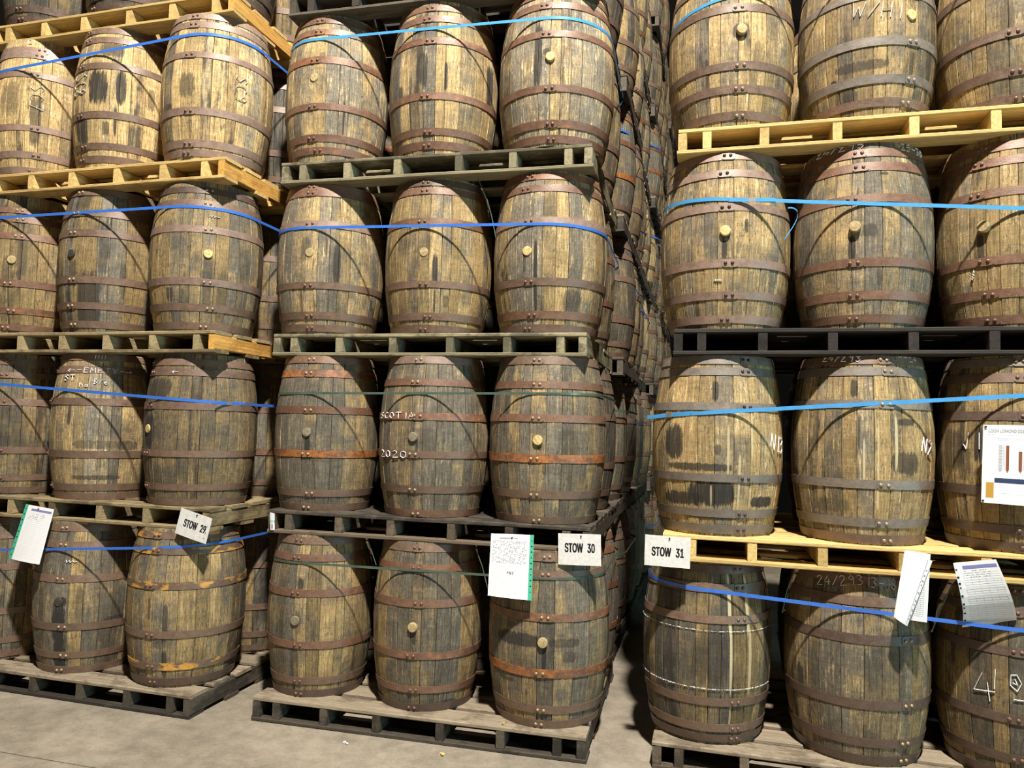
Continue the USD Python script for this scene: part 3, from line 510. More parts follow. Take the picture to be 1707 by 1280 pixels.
# y yellowness, b brightness, s staining, p pale fibres, c contrast between staves, hoop colours from the bottom up
LOOK = {
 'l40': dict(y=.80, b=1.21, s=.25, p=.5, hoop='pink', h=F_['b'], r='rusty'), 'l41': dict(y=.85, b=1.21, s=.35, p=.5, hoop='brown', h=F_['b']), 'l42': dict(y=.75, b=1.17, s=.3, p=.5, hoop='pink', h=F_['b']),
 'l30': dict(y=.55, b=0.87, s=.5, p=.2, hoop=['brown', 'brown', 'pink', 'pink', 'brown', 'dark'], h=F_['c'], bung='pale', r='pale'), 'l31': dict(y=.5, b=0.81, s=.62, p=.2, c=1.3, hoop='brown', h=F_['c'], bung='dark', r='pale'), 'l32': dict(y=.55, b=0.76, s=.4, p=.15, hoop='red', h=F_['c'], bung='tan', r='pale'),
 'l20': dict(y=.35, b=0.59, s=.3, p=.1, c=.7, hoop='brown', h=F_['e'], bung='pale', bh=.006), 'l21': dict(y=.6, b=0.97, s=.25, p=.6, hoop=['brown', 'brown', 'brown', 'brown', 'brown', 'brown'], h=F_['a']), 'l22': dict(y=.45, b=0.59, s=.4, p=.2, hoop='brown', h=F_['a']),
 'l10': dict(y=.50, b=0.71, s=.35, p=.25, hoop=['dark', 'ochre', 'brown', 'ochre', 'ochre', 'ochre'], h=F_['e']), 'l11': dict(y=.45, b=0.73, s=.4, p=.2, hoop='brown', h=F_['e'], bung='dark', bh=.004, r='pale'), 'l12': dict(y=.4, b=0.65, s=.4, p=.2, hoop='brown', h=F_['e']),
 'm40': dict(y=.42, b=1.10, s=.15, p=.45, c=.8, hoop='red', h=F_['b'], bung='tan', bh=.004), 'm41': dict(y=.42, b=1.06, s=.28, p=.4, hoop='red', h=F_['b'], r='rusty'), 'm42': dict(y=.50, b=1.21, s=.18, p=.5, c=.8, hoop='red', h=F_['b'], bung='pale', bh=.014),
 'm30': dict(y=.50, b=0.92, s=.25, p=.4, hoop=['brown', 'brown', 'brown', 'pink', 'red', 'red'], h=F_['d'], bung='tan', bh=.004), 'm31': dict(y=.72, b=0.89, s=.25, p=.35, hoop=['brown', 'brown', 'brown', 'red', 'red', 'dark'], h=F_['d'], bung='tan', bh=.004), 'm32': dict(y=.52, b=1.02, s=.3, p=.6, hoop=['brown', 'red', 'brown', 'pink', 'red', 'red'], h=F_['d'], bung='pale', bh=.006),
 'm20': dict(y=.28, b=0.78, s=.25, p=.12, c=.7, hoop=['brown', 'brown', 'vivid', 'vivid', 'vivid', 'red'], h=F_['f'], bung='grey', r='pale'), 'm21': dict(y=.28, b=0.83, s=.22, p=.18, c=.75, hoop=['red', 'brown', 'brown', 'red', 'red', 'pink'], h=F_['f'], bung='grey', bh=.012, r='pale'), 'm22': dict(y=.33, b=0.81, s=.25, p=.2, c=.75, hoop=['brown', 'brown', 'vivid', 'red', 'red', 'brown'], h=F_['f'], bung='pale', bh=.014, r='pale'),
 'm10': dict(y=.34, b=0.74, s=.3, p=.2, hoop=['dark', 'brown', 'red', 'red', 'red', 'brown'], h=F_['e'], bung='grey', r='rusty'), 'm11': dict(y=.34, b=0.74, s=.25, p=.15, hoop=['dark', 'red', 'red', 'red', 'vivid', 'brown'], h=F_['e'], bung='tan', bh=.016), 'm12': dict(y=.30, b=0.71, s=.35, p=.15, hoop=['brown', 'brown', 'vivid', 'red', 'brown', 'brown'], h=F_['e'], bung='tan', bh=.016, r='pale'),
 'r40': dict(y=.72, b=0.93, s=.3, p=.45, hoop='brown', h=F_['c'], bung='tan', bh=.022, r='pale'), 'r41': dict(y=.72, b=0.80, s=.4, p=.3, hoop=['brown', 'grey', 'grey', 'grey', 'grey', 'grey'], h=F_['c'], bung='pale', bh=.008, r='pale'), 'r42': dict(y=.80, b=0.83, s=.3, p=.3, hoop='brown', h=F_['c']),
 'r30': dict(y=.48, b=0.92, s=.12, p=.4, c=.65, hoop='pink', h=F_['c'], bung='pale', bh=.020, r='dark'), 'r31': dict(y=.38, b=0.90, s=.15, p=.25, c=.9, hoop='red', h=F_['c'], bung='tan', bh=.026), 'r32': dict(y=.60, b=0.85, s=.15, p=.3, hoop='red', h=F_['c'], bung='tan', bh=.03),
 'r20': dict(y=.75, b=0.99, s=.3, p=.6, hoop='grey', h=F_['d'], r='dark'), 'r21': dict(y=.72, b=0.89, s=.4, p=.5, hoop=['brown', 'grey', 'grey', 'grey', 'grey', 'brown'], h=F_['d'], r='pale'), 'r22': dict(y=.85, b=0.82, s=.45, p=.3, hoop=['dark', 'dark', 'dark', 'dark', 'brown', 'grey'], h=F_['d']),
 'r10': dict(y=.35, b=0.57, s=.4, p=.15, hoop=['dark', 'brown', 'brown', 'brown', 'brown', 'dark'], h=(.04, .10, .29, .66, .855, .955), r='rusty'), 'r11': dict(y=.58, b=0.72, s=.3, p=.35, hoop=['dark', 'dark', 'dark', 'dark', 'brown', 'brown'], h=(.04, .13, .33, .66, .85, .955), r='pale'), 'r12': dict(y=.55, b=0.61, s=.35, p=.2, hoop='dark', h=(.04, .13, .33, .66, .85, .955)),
 'l50': dict(y=.3, b=0.50, s=.5, hoop='dark', h=F_['b']), 'l51': dict(y=.3, b=0.50, s=.5, hoop='dark', h=F_['b']), 'l52': dict(y=.3, b=0.50, s=.5, hoop='dark', h=F_['b']),
}
LAB = {
 'l40': 'pale yellow oak barrel chalked SC9 at the right end of the left stack', 'l41': 'yellow oak barrel with big black stains, between the SC7 and SC9 barrels', 'l42': 'yellow oak barrel chalked SC7 at the left edge of the photo',
 'l30': 'streaked barrel with pale bung, right end of third level of the left stack', 'l31': 'dark grey streaked barrel with dark bung, middle of third level of the left stack', 'l32': 'brown barrel with tan bung at left edge of the photo, third level up',
 'l20': 'dull brown barrel with bung near its left edge, above the tilted stow 29 sign', 'l21': 'whitish tan barrel chalked EMPTY in the left stack', 'l22': 'dark brown barrel at left edge of the photo beside the barrel chalked EMPTY',
 'l10': 'grey-yellow barrel with ochre paint on its hoops, under the stow 29 sign', 'l11': 'floor-level barrel of the left stack with black drip stain down its front', 'l12': 'floor-level barrel at left edge of the photo, behind the hanging stock list',
 'm40': 'pale barrel with small flush bung, leftmost on the fourth level of the middle stack', 'm41': 'barrel without bung in the middle of the middle stack, fourth level, dark stains', 'm42': 'pale barrel with bung beside a black stave, right end of fourth level of middle stack',
 'm30': 'leftmost barrel on the third level of the middle stack, under a royal blue strap', 'm31': 'yellow-stained barrel with black drip right of its bung, centre of the middle stack', 'm32': 'whitish barrel with a long black drip, right end of third level of middle stack',
 'm20': 'grey barrel with bright rusty hoops and black drip, left of the barrel chalked 2020', 'm21': 'grey barrel chalked 2020 on its hoop in the middle stack', 'm22': 'grey barrel with pale proud bung, right of the barrel chalked 2020',
 'm10': 'leftmost barrel on the floor pallet of the middle stack', 'm11': 'middle barrel on the floor pallet of the middle stack, round bung on rust-hooped grey oak', 'm12': 'floor-level barrel under the stow 30 sign, with black smears beside its bung',
 'r40': 'yellow-brown barrel with proud bung at the top left of the right stack', 'r41': 'brown barrel chalked W/HI at the top of the right stack', 'r42': 'yellow-brown barrel at the top right corner of the photo',
 'r30': 'pale tan barrel with proud bung, left end of third level, right stack', 'r31': 'grey-tan barrel chalked 25-30 near its top rim', 'r32': 'tan barrel with proud bung at right edge of the photo, third level of right stack',
 'r20': 'yellow barrel with large black patches, above the stow 31 sign', 'r21': 'yellow-brown barrel chalked 19-24 on its top hoop', 'r22': 'dark yellow barrel with a printed poster pinned to its front',
 'r10': 'dark brown barrel with white paint lines along two hoops, under the stow 31 sign', 'r11': 'broad brown barrel chalked 13-18 on its top hoop', 'r12': 'brown barrel chalked 14 at lower right edge of the photo',
 'l50': 'dark barrel bottom on the top left pallet, right end', 'l51': 'dark barrel bottom on the top left pallet, middle', 'l52': 'dark barrel bottom on the top left pallet, left end',
}
COLS = {'m4': [(0.206, 0.318), (0.915, 0.331), (1.613, 0.338)], 'm3': [(0.212, 0.328), (0.924, 0.321), (1.61, 0.33)], 'm2': [(0.201, 0.312), (0.891, 0.324), (1.572, 0.33)], 'm1': [(0.229, 0.305), (0.904, 0.312), (1.612, 0.333)], 'r4': [(0.258, 0.328), (0.93, 0.327), (1.593, 0.325)], 'r3': [(0.248, 0.334), (0.924, 0.33), (1.598, 0.325)], 'r2': [(0.257, 0.335), (0.965, 0.333), (1.638, 0.325)], 'r1': [(0.252, 0.33), (0.985, 0.342), (1.688, 0.335)], 'l5': [(-0.28, 0.33), (-0.972, 0.325), (-1.66, 0.325)], 'l4': [(-0.28, 0.335), (-0.972, 0.32), (-1.64, 0.32)], 'l3': [(-0.29, 0.335), (-1.005, 0.325), (-1.69, 0.325)], 'l2': [(-0.311, 0.332), (-1.03, 0.325), (-1.71, 0.325)], 'l1': [(-0.308, 0.338), (-1.025, 0.325), (-1.71, 0.325)], 'm5': [(0.206, 0.32), (0.915, 0.325), (1.6, 0.33)]}
SRC = {}
for key in LOOK:
    s, l, i = key[0], int(key[1]), int(key[2]); x, R = COLS[s + key[1]][i]
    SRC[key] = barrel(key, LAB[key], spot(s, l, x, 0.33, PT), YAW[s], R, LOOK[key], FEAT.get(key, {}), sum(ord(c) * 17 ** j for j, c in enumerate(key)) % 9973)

# white paint lines along the hoops of one barrel, printed stencil letters of another
def ring_line(prim, R, z, th0, th1, mat, name, wob, seed):
    rng = random.Random(seed); P, F = [], []; n = 60; Rh = R * .83
    for k in range(n + 1):
        a = th0 + (th1 - th0) * k / n; h = rng.uniform(0.35, 1) * wob; r = profile(z, R, Rh)
        for zz, o in ((z - h, .0034), (z, .0065), (z + h, .0034)): P.append(((r + o) * math.sin(a), -(r + o) * math.cos(a), zz + rng.uniform(-.001, .001)))
    for k in range(n):
        for j in (0, 1, 2):
            a, b = 3*k + j, 3*k + (j + 1) % 3; F += [(a, b, b + 3), (a, b + 3, a + 3)]
    part(prim, name, trimesh.Trimesh(np.array(P), F, process=False), mat)
RB = COLS['r1'][0][1]
ring_line(SRC['r10'], RB, 0.566, -1.5, 1.25, WORN, 'white_paint_line', 0.0035, 1)
ring_line(SRC['r10'], RB, 0.285, -1.5, 1.25, WORN, 'white_paint_line', 0.0045, 2)

# barrels and pallets further back: the aisle's side of the middle row, and the second row on each front pallet
ORD = ['', 'first', 'second', 'third', 'fourth', 'fifth', 'sixth', 'seventh']
rng = random.Random(77)
POOL = ['l22', 'l12', 'm30', 'm10', 'm20', 'l32', 'l22']
def back_barrel(loc, label, group, pool=POOL):
    copy(SRC[rng.choice(pool)], 'whisky_barrel', label, 'barrel', loc, rng.uniform(0.7, 5.5), group)
for s in 'lmr':
    for l in (1, 2, 3, 4):
        for i in range(3):
            x, R = COLS[s + str(l)][i]
            edge = (s == 'l' and i == 0) or (s == 'm' and i == 2)
            lab = ('second-row barrel peeping out behind the right end of %s, %s' % (STACKNAME[s], LEVEL[l])) if edge else 'second-row barrel in the dark behind the %s barrel of the %s, %s' % (('right', 'middle', 'left')[i] if s == 'l' else ('left', 'middle', 'right')[i], STACKNAME[s], LEVEL[l])
            back_barrel(spot(s, l, x + rng.uniform(-.015, .015), 1.03 + rng.uniform(-.01, .01), PT), lab, 'second-row barrels behind the front row')
back_barrel(spot('l', 5, -.28, 1.03, PT), 'second-row barrel on the top left pallet', None)
back_barrel(spot('m', 5, 1.60, 1.03, PT), 'second-row barrel above the middle stack at the top of the aisle', None)
back_barrel(spot('m', 5, 1.60, .33, PT), 'front barrel on the topmost pallet of the middle stack, at the aisle', None)
AISLE = [(5.30, 0.000), (6.69, -0.02), (8.18, 0.025), (9.64, -0.01), (11.10, 0.02)]
for n, (y0, dx) in enumerate(AISLE):
    top = 5 if n == 0 else 6 if n == 1 else 7
    for l in range(1, top + 1):
        ddx = dx + rng.uniform(-.03, .03)
        copy(PSRC[rng.choice([('m', 1), ('m', 2), ('m', 5)])], 'wooden_pallet', 'dim pallet end in the aisle, %s pallet back, %s level' % (ORD[n + 1], ORD[l]), 'pallet', (-0.605 + ddx - PW, y0 + rng.uniform(-.02, .02), (l - 1) * PERIOD), 0.0, 'pallets receding along the aisle')
        for d in (.34, 1.03):
            back_barrel((-0.605 + ddx - .28 + rng.uniform(-.02, .02), y0 + d, (l - 1) * PERIOD + PT), 'barrel receding along the dark aisle, %s pallet back, %s level, %s row' % (ORD[n + 1], ORD[l], 'near' if d < .5 else 'far'), 'barrels receding along the aisle')

# ------------------------------------------------------------------ plastic straps drawn tight round the six barrels of each pallet
def ribbon(pts, w, th, up=None):
    """A flat band along pts, standing on edge (its width along z)."""
    P, F = [], []; n = len(pts)
    for k in range(n):
        a, b = pts[max(k - 1, 0)], pts[min(k + 1, n - 1)]; t = b - a; o = np.array([t[1], -t[0], 0]); o /= max(np.linalg.norm(o), 1e-9)
        u = np.array([0, 0, 1.0]); 
        for q in (-u * w/2, -u * w/2 + o * th, u * w/2 + o * th, u * w/2): P.append(pts[k] + q)
    for k in range(n - 1):
        for j in range(4):
            a, b = 4*k + j, 4*k + (j+1) % 4; F += [(a, b, b + 4), (a, b + 4, a + 4)]
    F += [(0, 2, 1), (0, 3, 2), (4*n-4, 4*n-3, 4*n-2), (4*n-4, 4*n-2, 4*n-1)]
    t = trimesh.Trimesh(np.array(P), F, process=False); t.fix_normals(); return t
def strap_path(cols, zl, rear=1.03):
    """Convex hull round the pallet's barrels at the strap's height, as a closed loop starting at the back."""
    cs = []
    for (x, R) in cols:
        for d in (0.33, rear):
            r = profile(min(max(zl(x) - PT, 0), HB), R, R * .83) + 0.0045; cs.append(Point(x, d).buffer(r, 24))
    q = np.array(unary_union(cs).convex_hull.exterior.coords)[:-1]
    k = int(np.argmax(q[:, 1])); q = np.vstack([q[k:], q[:k + 1]]); out = [q[0]]
    for a, b in zip(q[:-1], q[1:]):
        m = max(1, int(np.hypot(*(b - a)) / 0.06)); out += [a + (b - a) * j / m for j in range(1, m + 1)]
    q = np.array(out)
    if q[len(q)//4][0] < q[3*len(q)//4][0]: pass
    return np.column_stack([q, [zl(x) for x in q[:, 0]]])
STRAPS = [
 ('m4', (0.30, .862), (1.672, .832), 'cyan', 'light blue plastic strap round the fourth-level barrels of the middle stack', .016),
 ('m3', (0.224, .750), (1.619, .718), 'blue', 'royal blue plastic strap round the third-level barrels of the middle stack', .016),
 ('m2', (0.265, .808), (1.592, .825), 'green', 'grey-green translucent strap round the second-level barrels of the middle stack', .013),
 ('m1', (0.293, .879), (1.777, .897), 'green', 'grey-green strap round the floor-level barrels, passing behind the middle stock list', .013),
 ('l4', (-.149, .881), (-1.636, .808), 'blue', 'blue plastic strap round the fourth-level barrels of the left stack', .017),
 ('l3', (-.20, .867), (-1.637, .870), 'blue', 'blue plastic strap round the third-level barrels of the left stack', .017),
 ('l2', (-.315, .758), (-1.593, .831), 'blue', 'blue plastic strap sloping down to a buckle, second level of the left stack', .017),
 ('l1', (-.217, .930), (-1.447, .836), 'blue', 'blue plastic strap round the floor-level barrels of the left stack', .015),
 ('r4', (0.292, .785), (1.5, .93), 'cyan', 'light blue strap curving round the top left barrel of the right stack', .016),
 ('r3', (0.307, .766), (1.554, .658), 'cyan', 'light blue strap with a loose tail across the third level of the right stack', .018),
 ('r2', (0.25, .742), (1.592, .844), 'cyan', 'light blue strap with buckle rising rightwards across the second level, right stack', .019),
 ('r1', (0.321, .886), (1.636, .823), 'blue', 'blue strap sloping down behind the hanging sheets on the right stack', .018),
]
def near_front(path, x):
    f = [p for p in path if p[1] < 0.30]; return min(f, key=lambda p: abs(p[0] - x))
for (k, a, b, c, lab, w) in STRAPS:
    s, l = k[0], int(k[1]); zl = lambda x, a=a, b=b: a[1] + (b[1] - a[1]) * (x - a[0]) / (b[0] - a[0])
    t = thing('plastic_strap', lab, 'strap', spot(s, l, 0, 0), YAW[s])
    path = strap_path(COLS[k], zl)
    part(t, 'band', ribbon(path, w, 0.0012), STRAP[c], 60)
    if k in ('r3', 'r2', 'l2'):
        x = {'r3': 0.36, 'r2': 0.03, 'l2': -.02}[k]; p = near_front(path, x); q = near_front(path, x + .12); d = (q - p)[:2]; ang = math.atan2(d[1], d[0])
        m = trimesh.creation.box([0.032, 0.006, w + .004]); m.apply_transform(trimesh.transformations.rotation_matrix(ang, [0, 0, 1])); m.apply_translation(p + np.array([0.003 * math.sin(ang), -0.003 * math.cos(ang), 0])); part(t, 'buckle', m, BUCKLE)
        lap = np.array([p + (q - p) * u + np.array([math.sin(ang), -math.cos(ang), 0]) * .004 + np.array([0, 0, .004 * u]) for u in np.linspace(-.9, .9, 8)])
        part(t, 'overlap_end', ribbon(lap, w * 1.05, .001), STRAP[c])
    if k == 'r3':
        tail = np.array([(0.50 + .085 * u * 2 - .10 * u * u * 2.0 , .06 - .06 * u, zl(.5) - .02 - .17 * u * u) for u in np.linspace(0, 1, 12)])
        tail[:, 0] = 0.545 + 0.075 * np.sin(np.linspace(0, 1, 12) * 2.6) - 0.06 * np.linspace(0, 1, 12)
        part(t, 'loose_tail', ribbon(tail, .008, .0012), STRAP[c], 60)
for n, l, z, c in ((1, 4, .80, 'blue'), (1, 3, .74, 'blue'), (2, 3, .72, 'blue'), (2, 2, .72, 'blue'), (1, 2, .78, 'green'), (2, 4, .76, 'blue'), (3, 4, .74, 'blue'), (3, 1, .64, 'blue'), (1, 1, .78, 'green'), (3, 5, .74, 'blue')):
    y0 = AISLE[n - 1][0]
    t = thing('plastic_strap', 'thin %s strap in the aisle, %s pallet back, %s level' % (c, ORD[n], ORD[l]), 'strap', (-0.605 + AISLE[n - 1][1], y0, (l - 1) * PERIOD), 0.0)
    part(t, 'band', ribbon(strap_path([(-.30, .352), (-1.0, .33)], lambda x, z=z: z), .015, .0012), STRAP[c], 60)

# thin strap ends hanging in the gaps between barrels
HANG = [('m', 3, [(1.219, 3.085), (1.272, 2.972), (1.306, 2.861), (1.332, 2.744)], 'between two third-level barrels of the middle stack'), ('m', 1, [(0.609, 1.008), (0.633, 0.952), (0.661, 0.883)], 'in the gap left of the middle floor-level barrel, middle stack'), ('m', 1, [(1.237, 1.009), (1.276, 0.92), (1.311, 0.801)], 'beside the middle stock list on the middle stack'), ('r', 1, [(0.675, 0.994), (0.639, 0.896), (0.619, 0.788)], 'in the gap left of the barrel chalked 13-18'), ('r', 1, [(1.372, 0.983), (1.327, 0.873), (1.285, 0.757)], 'in the gap right of the barrel chalked 13-18')]
for s, l, q, lab in HANG:
    q = np.array(q); t = thing('loose_strap_end', 'thin dark strap end hanging ' + lab, 'strap', spot(s, l, 0, 0, -(l - 1) * PERIOD), YAW[s])
    pts = np.array([(np.interp(u, np.linspace(0, 1, len(q)), q[:, 0]), .12, np.interp(u, np.linspace(0, 1, len(q)), q[:, 1])) for u in np.linspace(0, 1, 12)])
    P_, F_2 = [], []
    for k, p in enumerate(pts):
        for dx, dy in ((-.003, -.0006), (.003, -.0006), (.003, .0006), (-.003, .0006)): P_.append(p + np.array([dx, dy, 0]))
    for k in range(len(pts) - 1):
        for j in range(4): a, c = 4*k + j, 4*k + (j+1) % 4; F_2 += [(a, c, c + 4), (a, c + 4, a + 4)]
    part(t, 'band', trimesh.Trimesh(np.array(P_), F_2, process=False), STRAP['green'])

# ------------------------------------------------------------------ papers and signs pinned to the pallet fronts
def sheet_fn(quad, y0, bow=0.0, lean=0.0, curl=0.0, tuck=0.0):
    q = np.array(quad, float)
    def P(s, t, lift=0.0):
        s, t = np.asarray(s, float), np.asarray(t, float)
        xz = ((1-s)*(1-t))[..., None] * q[0] + (s*(1-t))[..., None] * q[1] + (s*t)[..., None] * q[2] + ((1-s)*t)[..., None] * q[3]
        y = y0 - bow * 4 * s * (1 - s) * (0.3 + 0.7 * t) - lean * t - curl * t * t * s + tuck * t ** 3.5 - lift
        return np.stack([xz[..., 0], y, xz[..., 1]], -1)
    return P
def patch(P, s0, s1, t0, t1, lift=0.0006, thick=0.0005, ns=4, nt=4):
    s, t = np.meshgrid(np.linspace(s0, s1, ns + 1), np.linspace(t0, t1, nt + 1)); A, B = P(s, t, lift + thick).reshape(-1, 3), P(s, t, lift).reshape(-1, 3)
    V = np.vstack([A, B]); n = len(A); F = []; w = ns + 1
    for j in range(nt):
        for i in range(ns):
            a, b, c, d = j*w + i, j*w + i + 1, (j+1)*w + i + 1, (j+1)*w + i; F += [(a, d, c), (a, c, b), (n+a, n+b, n+c), (n+a, n+c, n+d)]
    rim = [i for i in range(w)] + [j*w + ns for j in range(1, nt+1)] + [nt*w + i for i in range(ns-1, -1, -1)] + [j*w for j in range(nt-1, 0, -1)]
    for a, b in zip(rim, rim[1:] + rim[:1]): F += [(a, b, n+b), (a, n+b, n+a)]
    return trimesh.Trimesh(V, F, process=False)
def joined(ms): return trimesh.util.concatenate(ms)
def nail(P, s, t, r=0.004):
    m = trimesh.creation.cylinder(r, 0.010, sections=10); m.apply_transform(trimesh.transformations.rotation_matrix(math.pi / 2, [1, 0, 0])); m.apply_translation(P(np.array(s), np.array(t), 0.002)); return m
def lettering(text, P, s, t, height, width, lift=0.0012):
    """Printed capitals: s, t = left end of the baseline as fractions of the sheet; width and height in fractions too."""
    m = meshkit.text_mesh(text, 1.0, 0.05, bold=True); x0, x1 = m.bounds[0, 0], m.bounds[1, 0]; v = m.vertices
    ss, tt = s + (v[:, 0] - x0) / (x1 - x0) * width, t - v[:, 1] * height
    q = P(ss, tt, lift); q[:, 1] -= v[:, 2] / 0.05 * 0.0003
    return trimesh.Trimesh(q, m.faces, process=False)
def rect(cx, cz, w, h, deg):
    a = math.radians(deg); c, s = math.cos(a), math.sin(a)
    return [(cx + x * c - z * s, cz + x * s + z * c) for x, z in ((-w/2, h/2), (w/2, h/2), (w/2, -h/2), (-w/2, -h/2))]
def holder(name, label, cat, s, l):
    return thing(name, label, cat, spot(s, l, 0, 0, -(l - 1) * PERIOD), YAW[s])
for (num, s, quad, ts, tl) in (('29', 'l', rect(-.066, 1.064, .216, .150, -13.5), .20, .63), ('30', 'm', rect(1.818, 1.052, .222, .160, 1.5), .16, .585), ('31', 'r', rect(.027, 1.080, .221, .150, -1.0), .16, .66)):
    t = holder('stow_sign', {'29': 'tilted white card sign reading STOW 29 on the left stack', '30': 'white card sign reading STOW 30 on the middle stack', '31': 'white card sign reading STOW 31 on the right stack'}[num], 'sign', s, 2); P = sheet_fn(quad, -0.012, .003)
    part(t, 'card', patch(P, 0, 1, 0, 1, 0, .0012, 6, 4), CARD)
    part(t, 'lettering', joined([lettering(w_, P, ts + o + e, tl, .275, q) for w_, o, q in (('STOW', 0, .42), (num, .53, .165)) for e in (-.006, 0, .006)]), INK)
    part(t, 'nail', nail(P, .54, .07), NAIL)
    if num == '29': part(t, 'black_scratch', joined([patch(P, .90, .915, .30, .85), patch(P, .86, .88, .62, .98)]), INK)
def table(P, rows, cols, s0, s1, t0, t1, w=0.0022, h=0.0016):
    return joined([patch(P, s0, s1, t, t + h, ns=6, nt=1) for t in np.linspace(t0, t1, rows)] + [patch(P, s, s + w, t0, t1, ns=1, nt=6) for s in np.linspace(s0, s1, cols)])
def scrawl(P, rows, s0, s1, t0, t1, seed, dens=.6):
    r = random.Random(seed); out = []
    for t in np.linspace(t0, t1, rows):
        s = s0
        while s < s1 - .03:
            w = r.uniform(.015, .05)
            if r.random() < dens: out.append(patch(P, s, min(s + w, s1), t - .004, t + .004, ns=1, nt=1, lift=.0008))
            s += w + r.uniform(.01, .03)
    return joined(out)
def holes(P, s, ts, r, mat_list=None):
    out = []
    for k, t in enumerate(ts):
        m = trimesh.creation.cylinder(r * (1.25 if k % 3 else .9), 0.0012, sections=10); m.apply_transform(trimesh.transformations.rotation_matrix(math.pi / 2, [1, 0, 0])); m.apply_translation(P(np.array(s), np.array(t), .0010)); out.append(m)
    return out
# stock list on the left stack
t = holder('stock_list', 'white stock list with green punched edge hanging on the left stack', 'paper', 'l', 2)
P = sheet_fn([(-1.275, 1.125), (-1.058, 1.104), (-1.052, .788), (-1.285, .810)], -.014, .010, .085)
part(t, 'sheet', patch(P, .10, 1, 0, 1, 0, .0006, 8, 8), PAPER)
part(t, 'green_binding', patch(P, 0, .115, 0, 1, 0, .0011, 2, 8), GREENB)
for m in holes(P, .06, np.linspace(.08, .93, 9), .0042): part(t, 'punched_hole', m, HOLE)
part(t, 'header_bar', patch(P, .26, .95, .055, .095, ns=6, nt=1), PURPLE)
part(t, 'printed_table', table(P, 24, 5, .2, .95, .12, .93), PALEINK)
part(t, 'printed_lines', scrawl(P, 5, .24, .9, .14, .26, 5, .5), GREYINK)
part(t, 'nail', nail(P, .5, .04), RED)
# stock list on the middle stack
t = holder('stock_list', 'crumpled white stock list with green punched edge hanging on the middle stack', 'paper', 'm', 2)
P = sheet_fn([(1.346, 1.108), (1.578, 1.113), (1.592, .795), (1.360, .803)], -.014, .007, .09)
part(t, 'sheet', patch(P, 0, .92, 0, 1, 0, .0006, 8, 8), PAPER)
part(t, 'green_binding', patch(P, .91, 1, 0, 1, 0, .0011, 2, 8), GREENB)
for m in holes(P, .957, np.linspace(.1, .88, 10), .0040): part(t, 'punched_hole', m, HOLE)
part(t, 'header_bar', joined([patch(P, .2, .48, .060, .078, ns=4, nt=1), patch(P, .54, .63, .060, .074, ns=2, nt=1)]), GREYINK)
part(t, 'printed_table', table(P, 36, 8, .04, .88, .10, .95), PALEINK)
part(t, 'printed_lines', scrawl(P, 22, .06, .86, .115, .46, 8, .55), GREYINK)
part(t, 'handwriting', scrawl(P, 3, .42, .58, .60, .63, 9, .8), INK)
part(t, 'nail', nail(P, .5, .055), NAIL)
# plastic sleeve with two sheets, folded, on the right stack
t = holder('paper_sleeve', 'white folded sheets in a punched plastic sleeve hanging on the new pine pallet', 'paper', 'r', 2)
Pb = sheet_fn([(1.098, 1.159), (1.197, 1.147), (1.178, .842), (1.076, .850)], -.012, .004, .01)
part(t, 'back_sheet', patch(Pb, 0, 1, 0, 1, 0, .0006, 4, 6), SHADY)
part(t, 'back_print', table(Pb, 26, 4, .45, .82, .20, .92), GREYINK)
P = sheet_fn([(1.089, 1.158), (1.203, 1.117), (1.091, .824), (1.036, .860)], -.018, .012, .03)
part(t, 'front_sheet', patch(P, 0, 1, 0, 1, 0, .0006, 8, 8), PAPER)
part(t, 'binding_line', patch(P, .84, .855, .02, .98, ns=1, nt=6), PURPLE)
for m in holes(P, .92, (.16, .24, .32, .38, .50, .62, .68, .76, .84, .89), .0036): part(t, 'punched_hole', m, GREYINK)
# stock list at the right edge
t = holder('stock_list', 'white stock list with navy header curling out of its sleeve at the right edge', 'paper', 'r', 2)
P = sheet_fn([(1.287, 1.114), (1.458, 1.142), (1.575, .846), (1.355, .806)], -.014, -.012, .0, .0, .118)
part(t, 'sheet', patch(P, .07, 1, 0, 1, 0, .0006, 10, 8), PAPER)
part(t, 'punched_edge', patch(P, 0, .075, 0, 1, 0, .0009, 1, 8), SHADY)
for m in holes(P, .035, (.10, .21, .30, .36, .48, .60, .66, .74, .86), .0042): part(t, 'punched_hole', m, HOLE)
part(t, 'header_bar', patch(P, .19, .96, .055, .105, ns=6, nt=1), PURPLE)
part(t, 'printed_table', table(P, 24, 6, .16, .94, .16, .92), PALEINK)
part(t, 'printed_lines', scrawl(P, 4, .2, .8, .13, .22, 15, .5), GREYINK)
# poster pinned to a barrel
t = holder('distillery_poster', 'white printed poster with brown column diagrams pinned to a barrel', 'poster', 'r', 2)
P = sheet_fn([(1.412, 1.738), (1.905, 1.742), (1.900, 1.368), (1.400, 1.391)], -.018, .004, .0)
part(t, 'sheet', patch(P, 0, 1, 0, 1, 0, .0008, 10, 6), PAPER)
part(t, 'title', lettering('LOCH LOMOND DIS', P, .045, .095, .038, .285), GREYINK)
part(t, 'thin_rules', joined([patch(P, .03, .97, .125, .128, ns=8, nt=1), patch(P, .245, .247, .22, .62, ns=1, nt=3), patch(P, .245, .5, .62, .623, ns=3, nt=1)]), PALEINK)
part(t, 'captions', joined([patch(P, .115, .215, .165, .173, ns=2, nt=1), patch(P, .12, .205, .185, .193, ns=2, nt=1), patch(P, .255, .36, .175, .183, ns=2, nt=1), patch(P, .14, .24, .86, .866, ns=2, nt=1), patch(P, .28, .36, .87, .876, ns=2, nt=1)]), PALEINK)
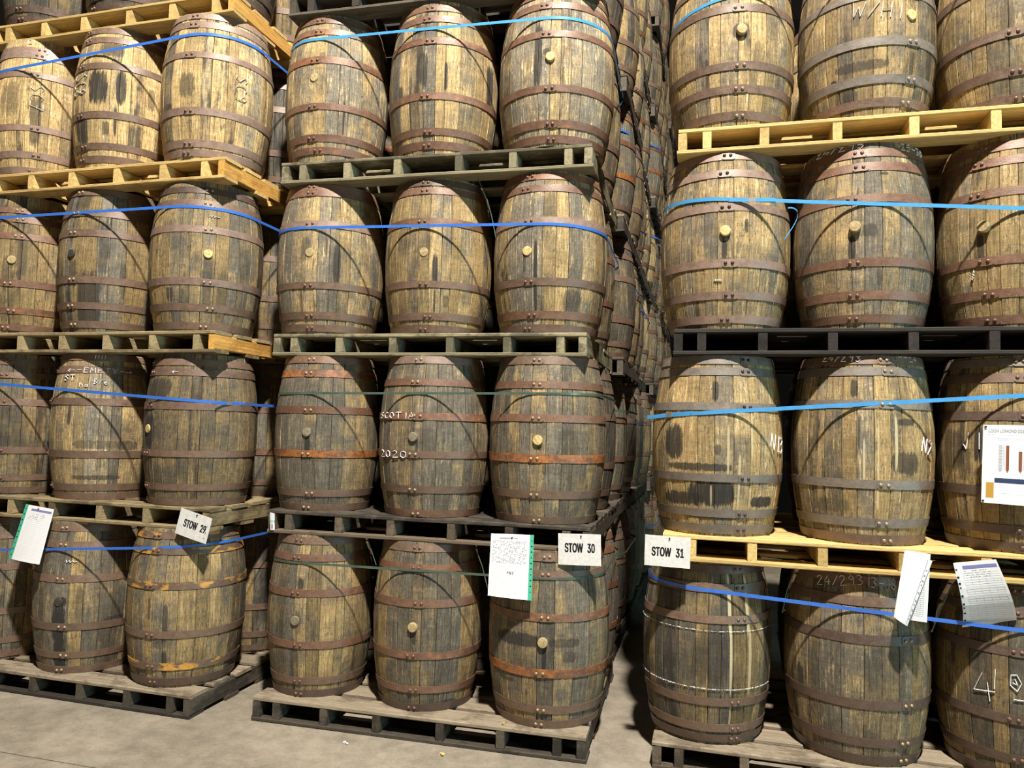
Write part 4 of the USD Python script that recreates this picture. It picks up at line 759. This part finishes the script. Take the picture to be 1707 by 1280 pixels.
part(t, 'column_diagram', joined([patch(P, .187, .212, .26, .57, ns=1, nt=1), patch(P, .190, .209, .57, .585, ns=1, nt=1), patch(P, .196, .203, .585, .60, ns=1, nt=1), patch(P, .287, .314, .33, .57, ns=1, nt=1), patch(P, .291, .310, .57, .585, ns=1, nt=1), patch(P, .297, .304, .585, .60, ns=1, nt=1)]), COPPER)
part(t, 'dashed_column', joined([patch(P, .128, .158, q, q + .006, ns=1, nt=1) for q in np.linspace(.255, .57, 26)] + [patch(P, .136, .150, .57, .59, ns=1, nt=1), patch(P, .165, .167, .25, .57, ns=1, nt=1), patch(P, .175, .177, .25, .57, ns=1, nt=1), patch(P, .327, .329, .34, .57, ns=1, nt=1)]), GREYINK)
part(t, 'navy_header', patch(P, .10, .95, .675, .735, ns=6, nt=1), NAVY)
part(t, 'gold_block', patch(P, .035, .096, .735, .93, ns=1, nt=2), GOLD)
part(t, 'shaded_rows', joined([patch(P, .10, .95, .745, .83, ns=6, nt=1, thick=.0003), patch(P, .10, .95, .845, .93, ns=6, nt=1, thick=.0003)]), plain('paper_tint', (.70, .69, .68), .55))
for a, b in ((.018, .025), (.012, .975)): part(t, 'drawing_pin', nail(P, a, b, .0045), NAIL)
# torn shipping label stapled to the end of a pallet
t = holder('torn_label', 'torn white and green label stapled to the end post of the dark pallet', 'label', 'm', 2)
P = sheet_fn([(.030, 1.150), (.060, 1.145), (.068, 1.052), (.038, 1.050)], -.004, .004, .004)
part(t, 'paper', patch(P, 0, 1, 0, 1, 0, .0008, 3, 5), SHADY); part(t, 'green_stripe', patch(P, 0, 1, .42, .58, ns=2, nt=1), plain('label_green', (.06, .45, .30), .5)); part(t, 'grey_fold', patch(P, .3, .7, .66, .92, ns=1, nt=1), GREYINK)

# ------------------------------------------------------------------ scraps on the floor
def scrap(name, label, cat, x, y, size, mat, seed, z=0.0):
    r = random.Random(seed); m = trimesh.creation.box([size, size * r.uniform(.4, .8), size * .22]).subdivide()
    m.vertices += np.array([[r.uniform(-1, 1) * size * .12 for _ in range(3)] for _ in m.vertices]); m.apply_transform(trimesh.transformations.rotation_matrix(r.uniform(0, 6), [0, 0, 1])); m.vertices[:, 2] -= m.vertices[:, 2].min()
    t = thing(name, label, cat, (x, y, z)); part(t, 'piece', m, mat)
scrap('paper_scrap', 'crumpled white paper scrap on the floor before the middle pallet', 'scrap', -1.80, 3.66, .030, PAPER, 1)
scrap('wood_chip', 'pale wood chip on the floor before the middle stack, near the fourth post', 'chip', -1.28, 3.69, .028, BUNG['pale'], 2)
scrap('wood_chip', 'wood chip on the floor at the right end of the middle pallet', 'chip', -.55, 3.74, .035, BUNG['tan'], 3)
scrap('paper_scrap', 'small white scrap on the floor in the mouth of the aisle', 'scrap', -.40, 4.35, .022, PAPER, 4)
scrap('wood_chip', 'chip of pale wood lying on the dusty floor pallet top', 'chip', -1.00, 3.85, .024, BUNG['tan'], 5, PT)
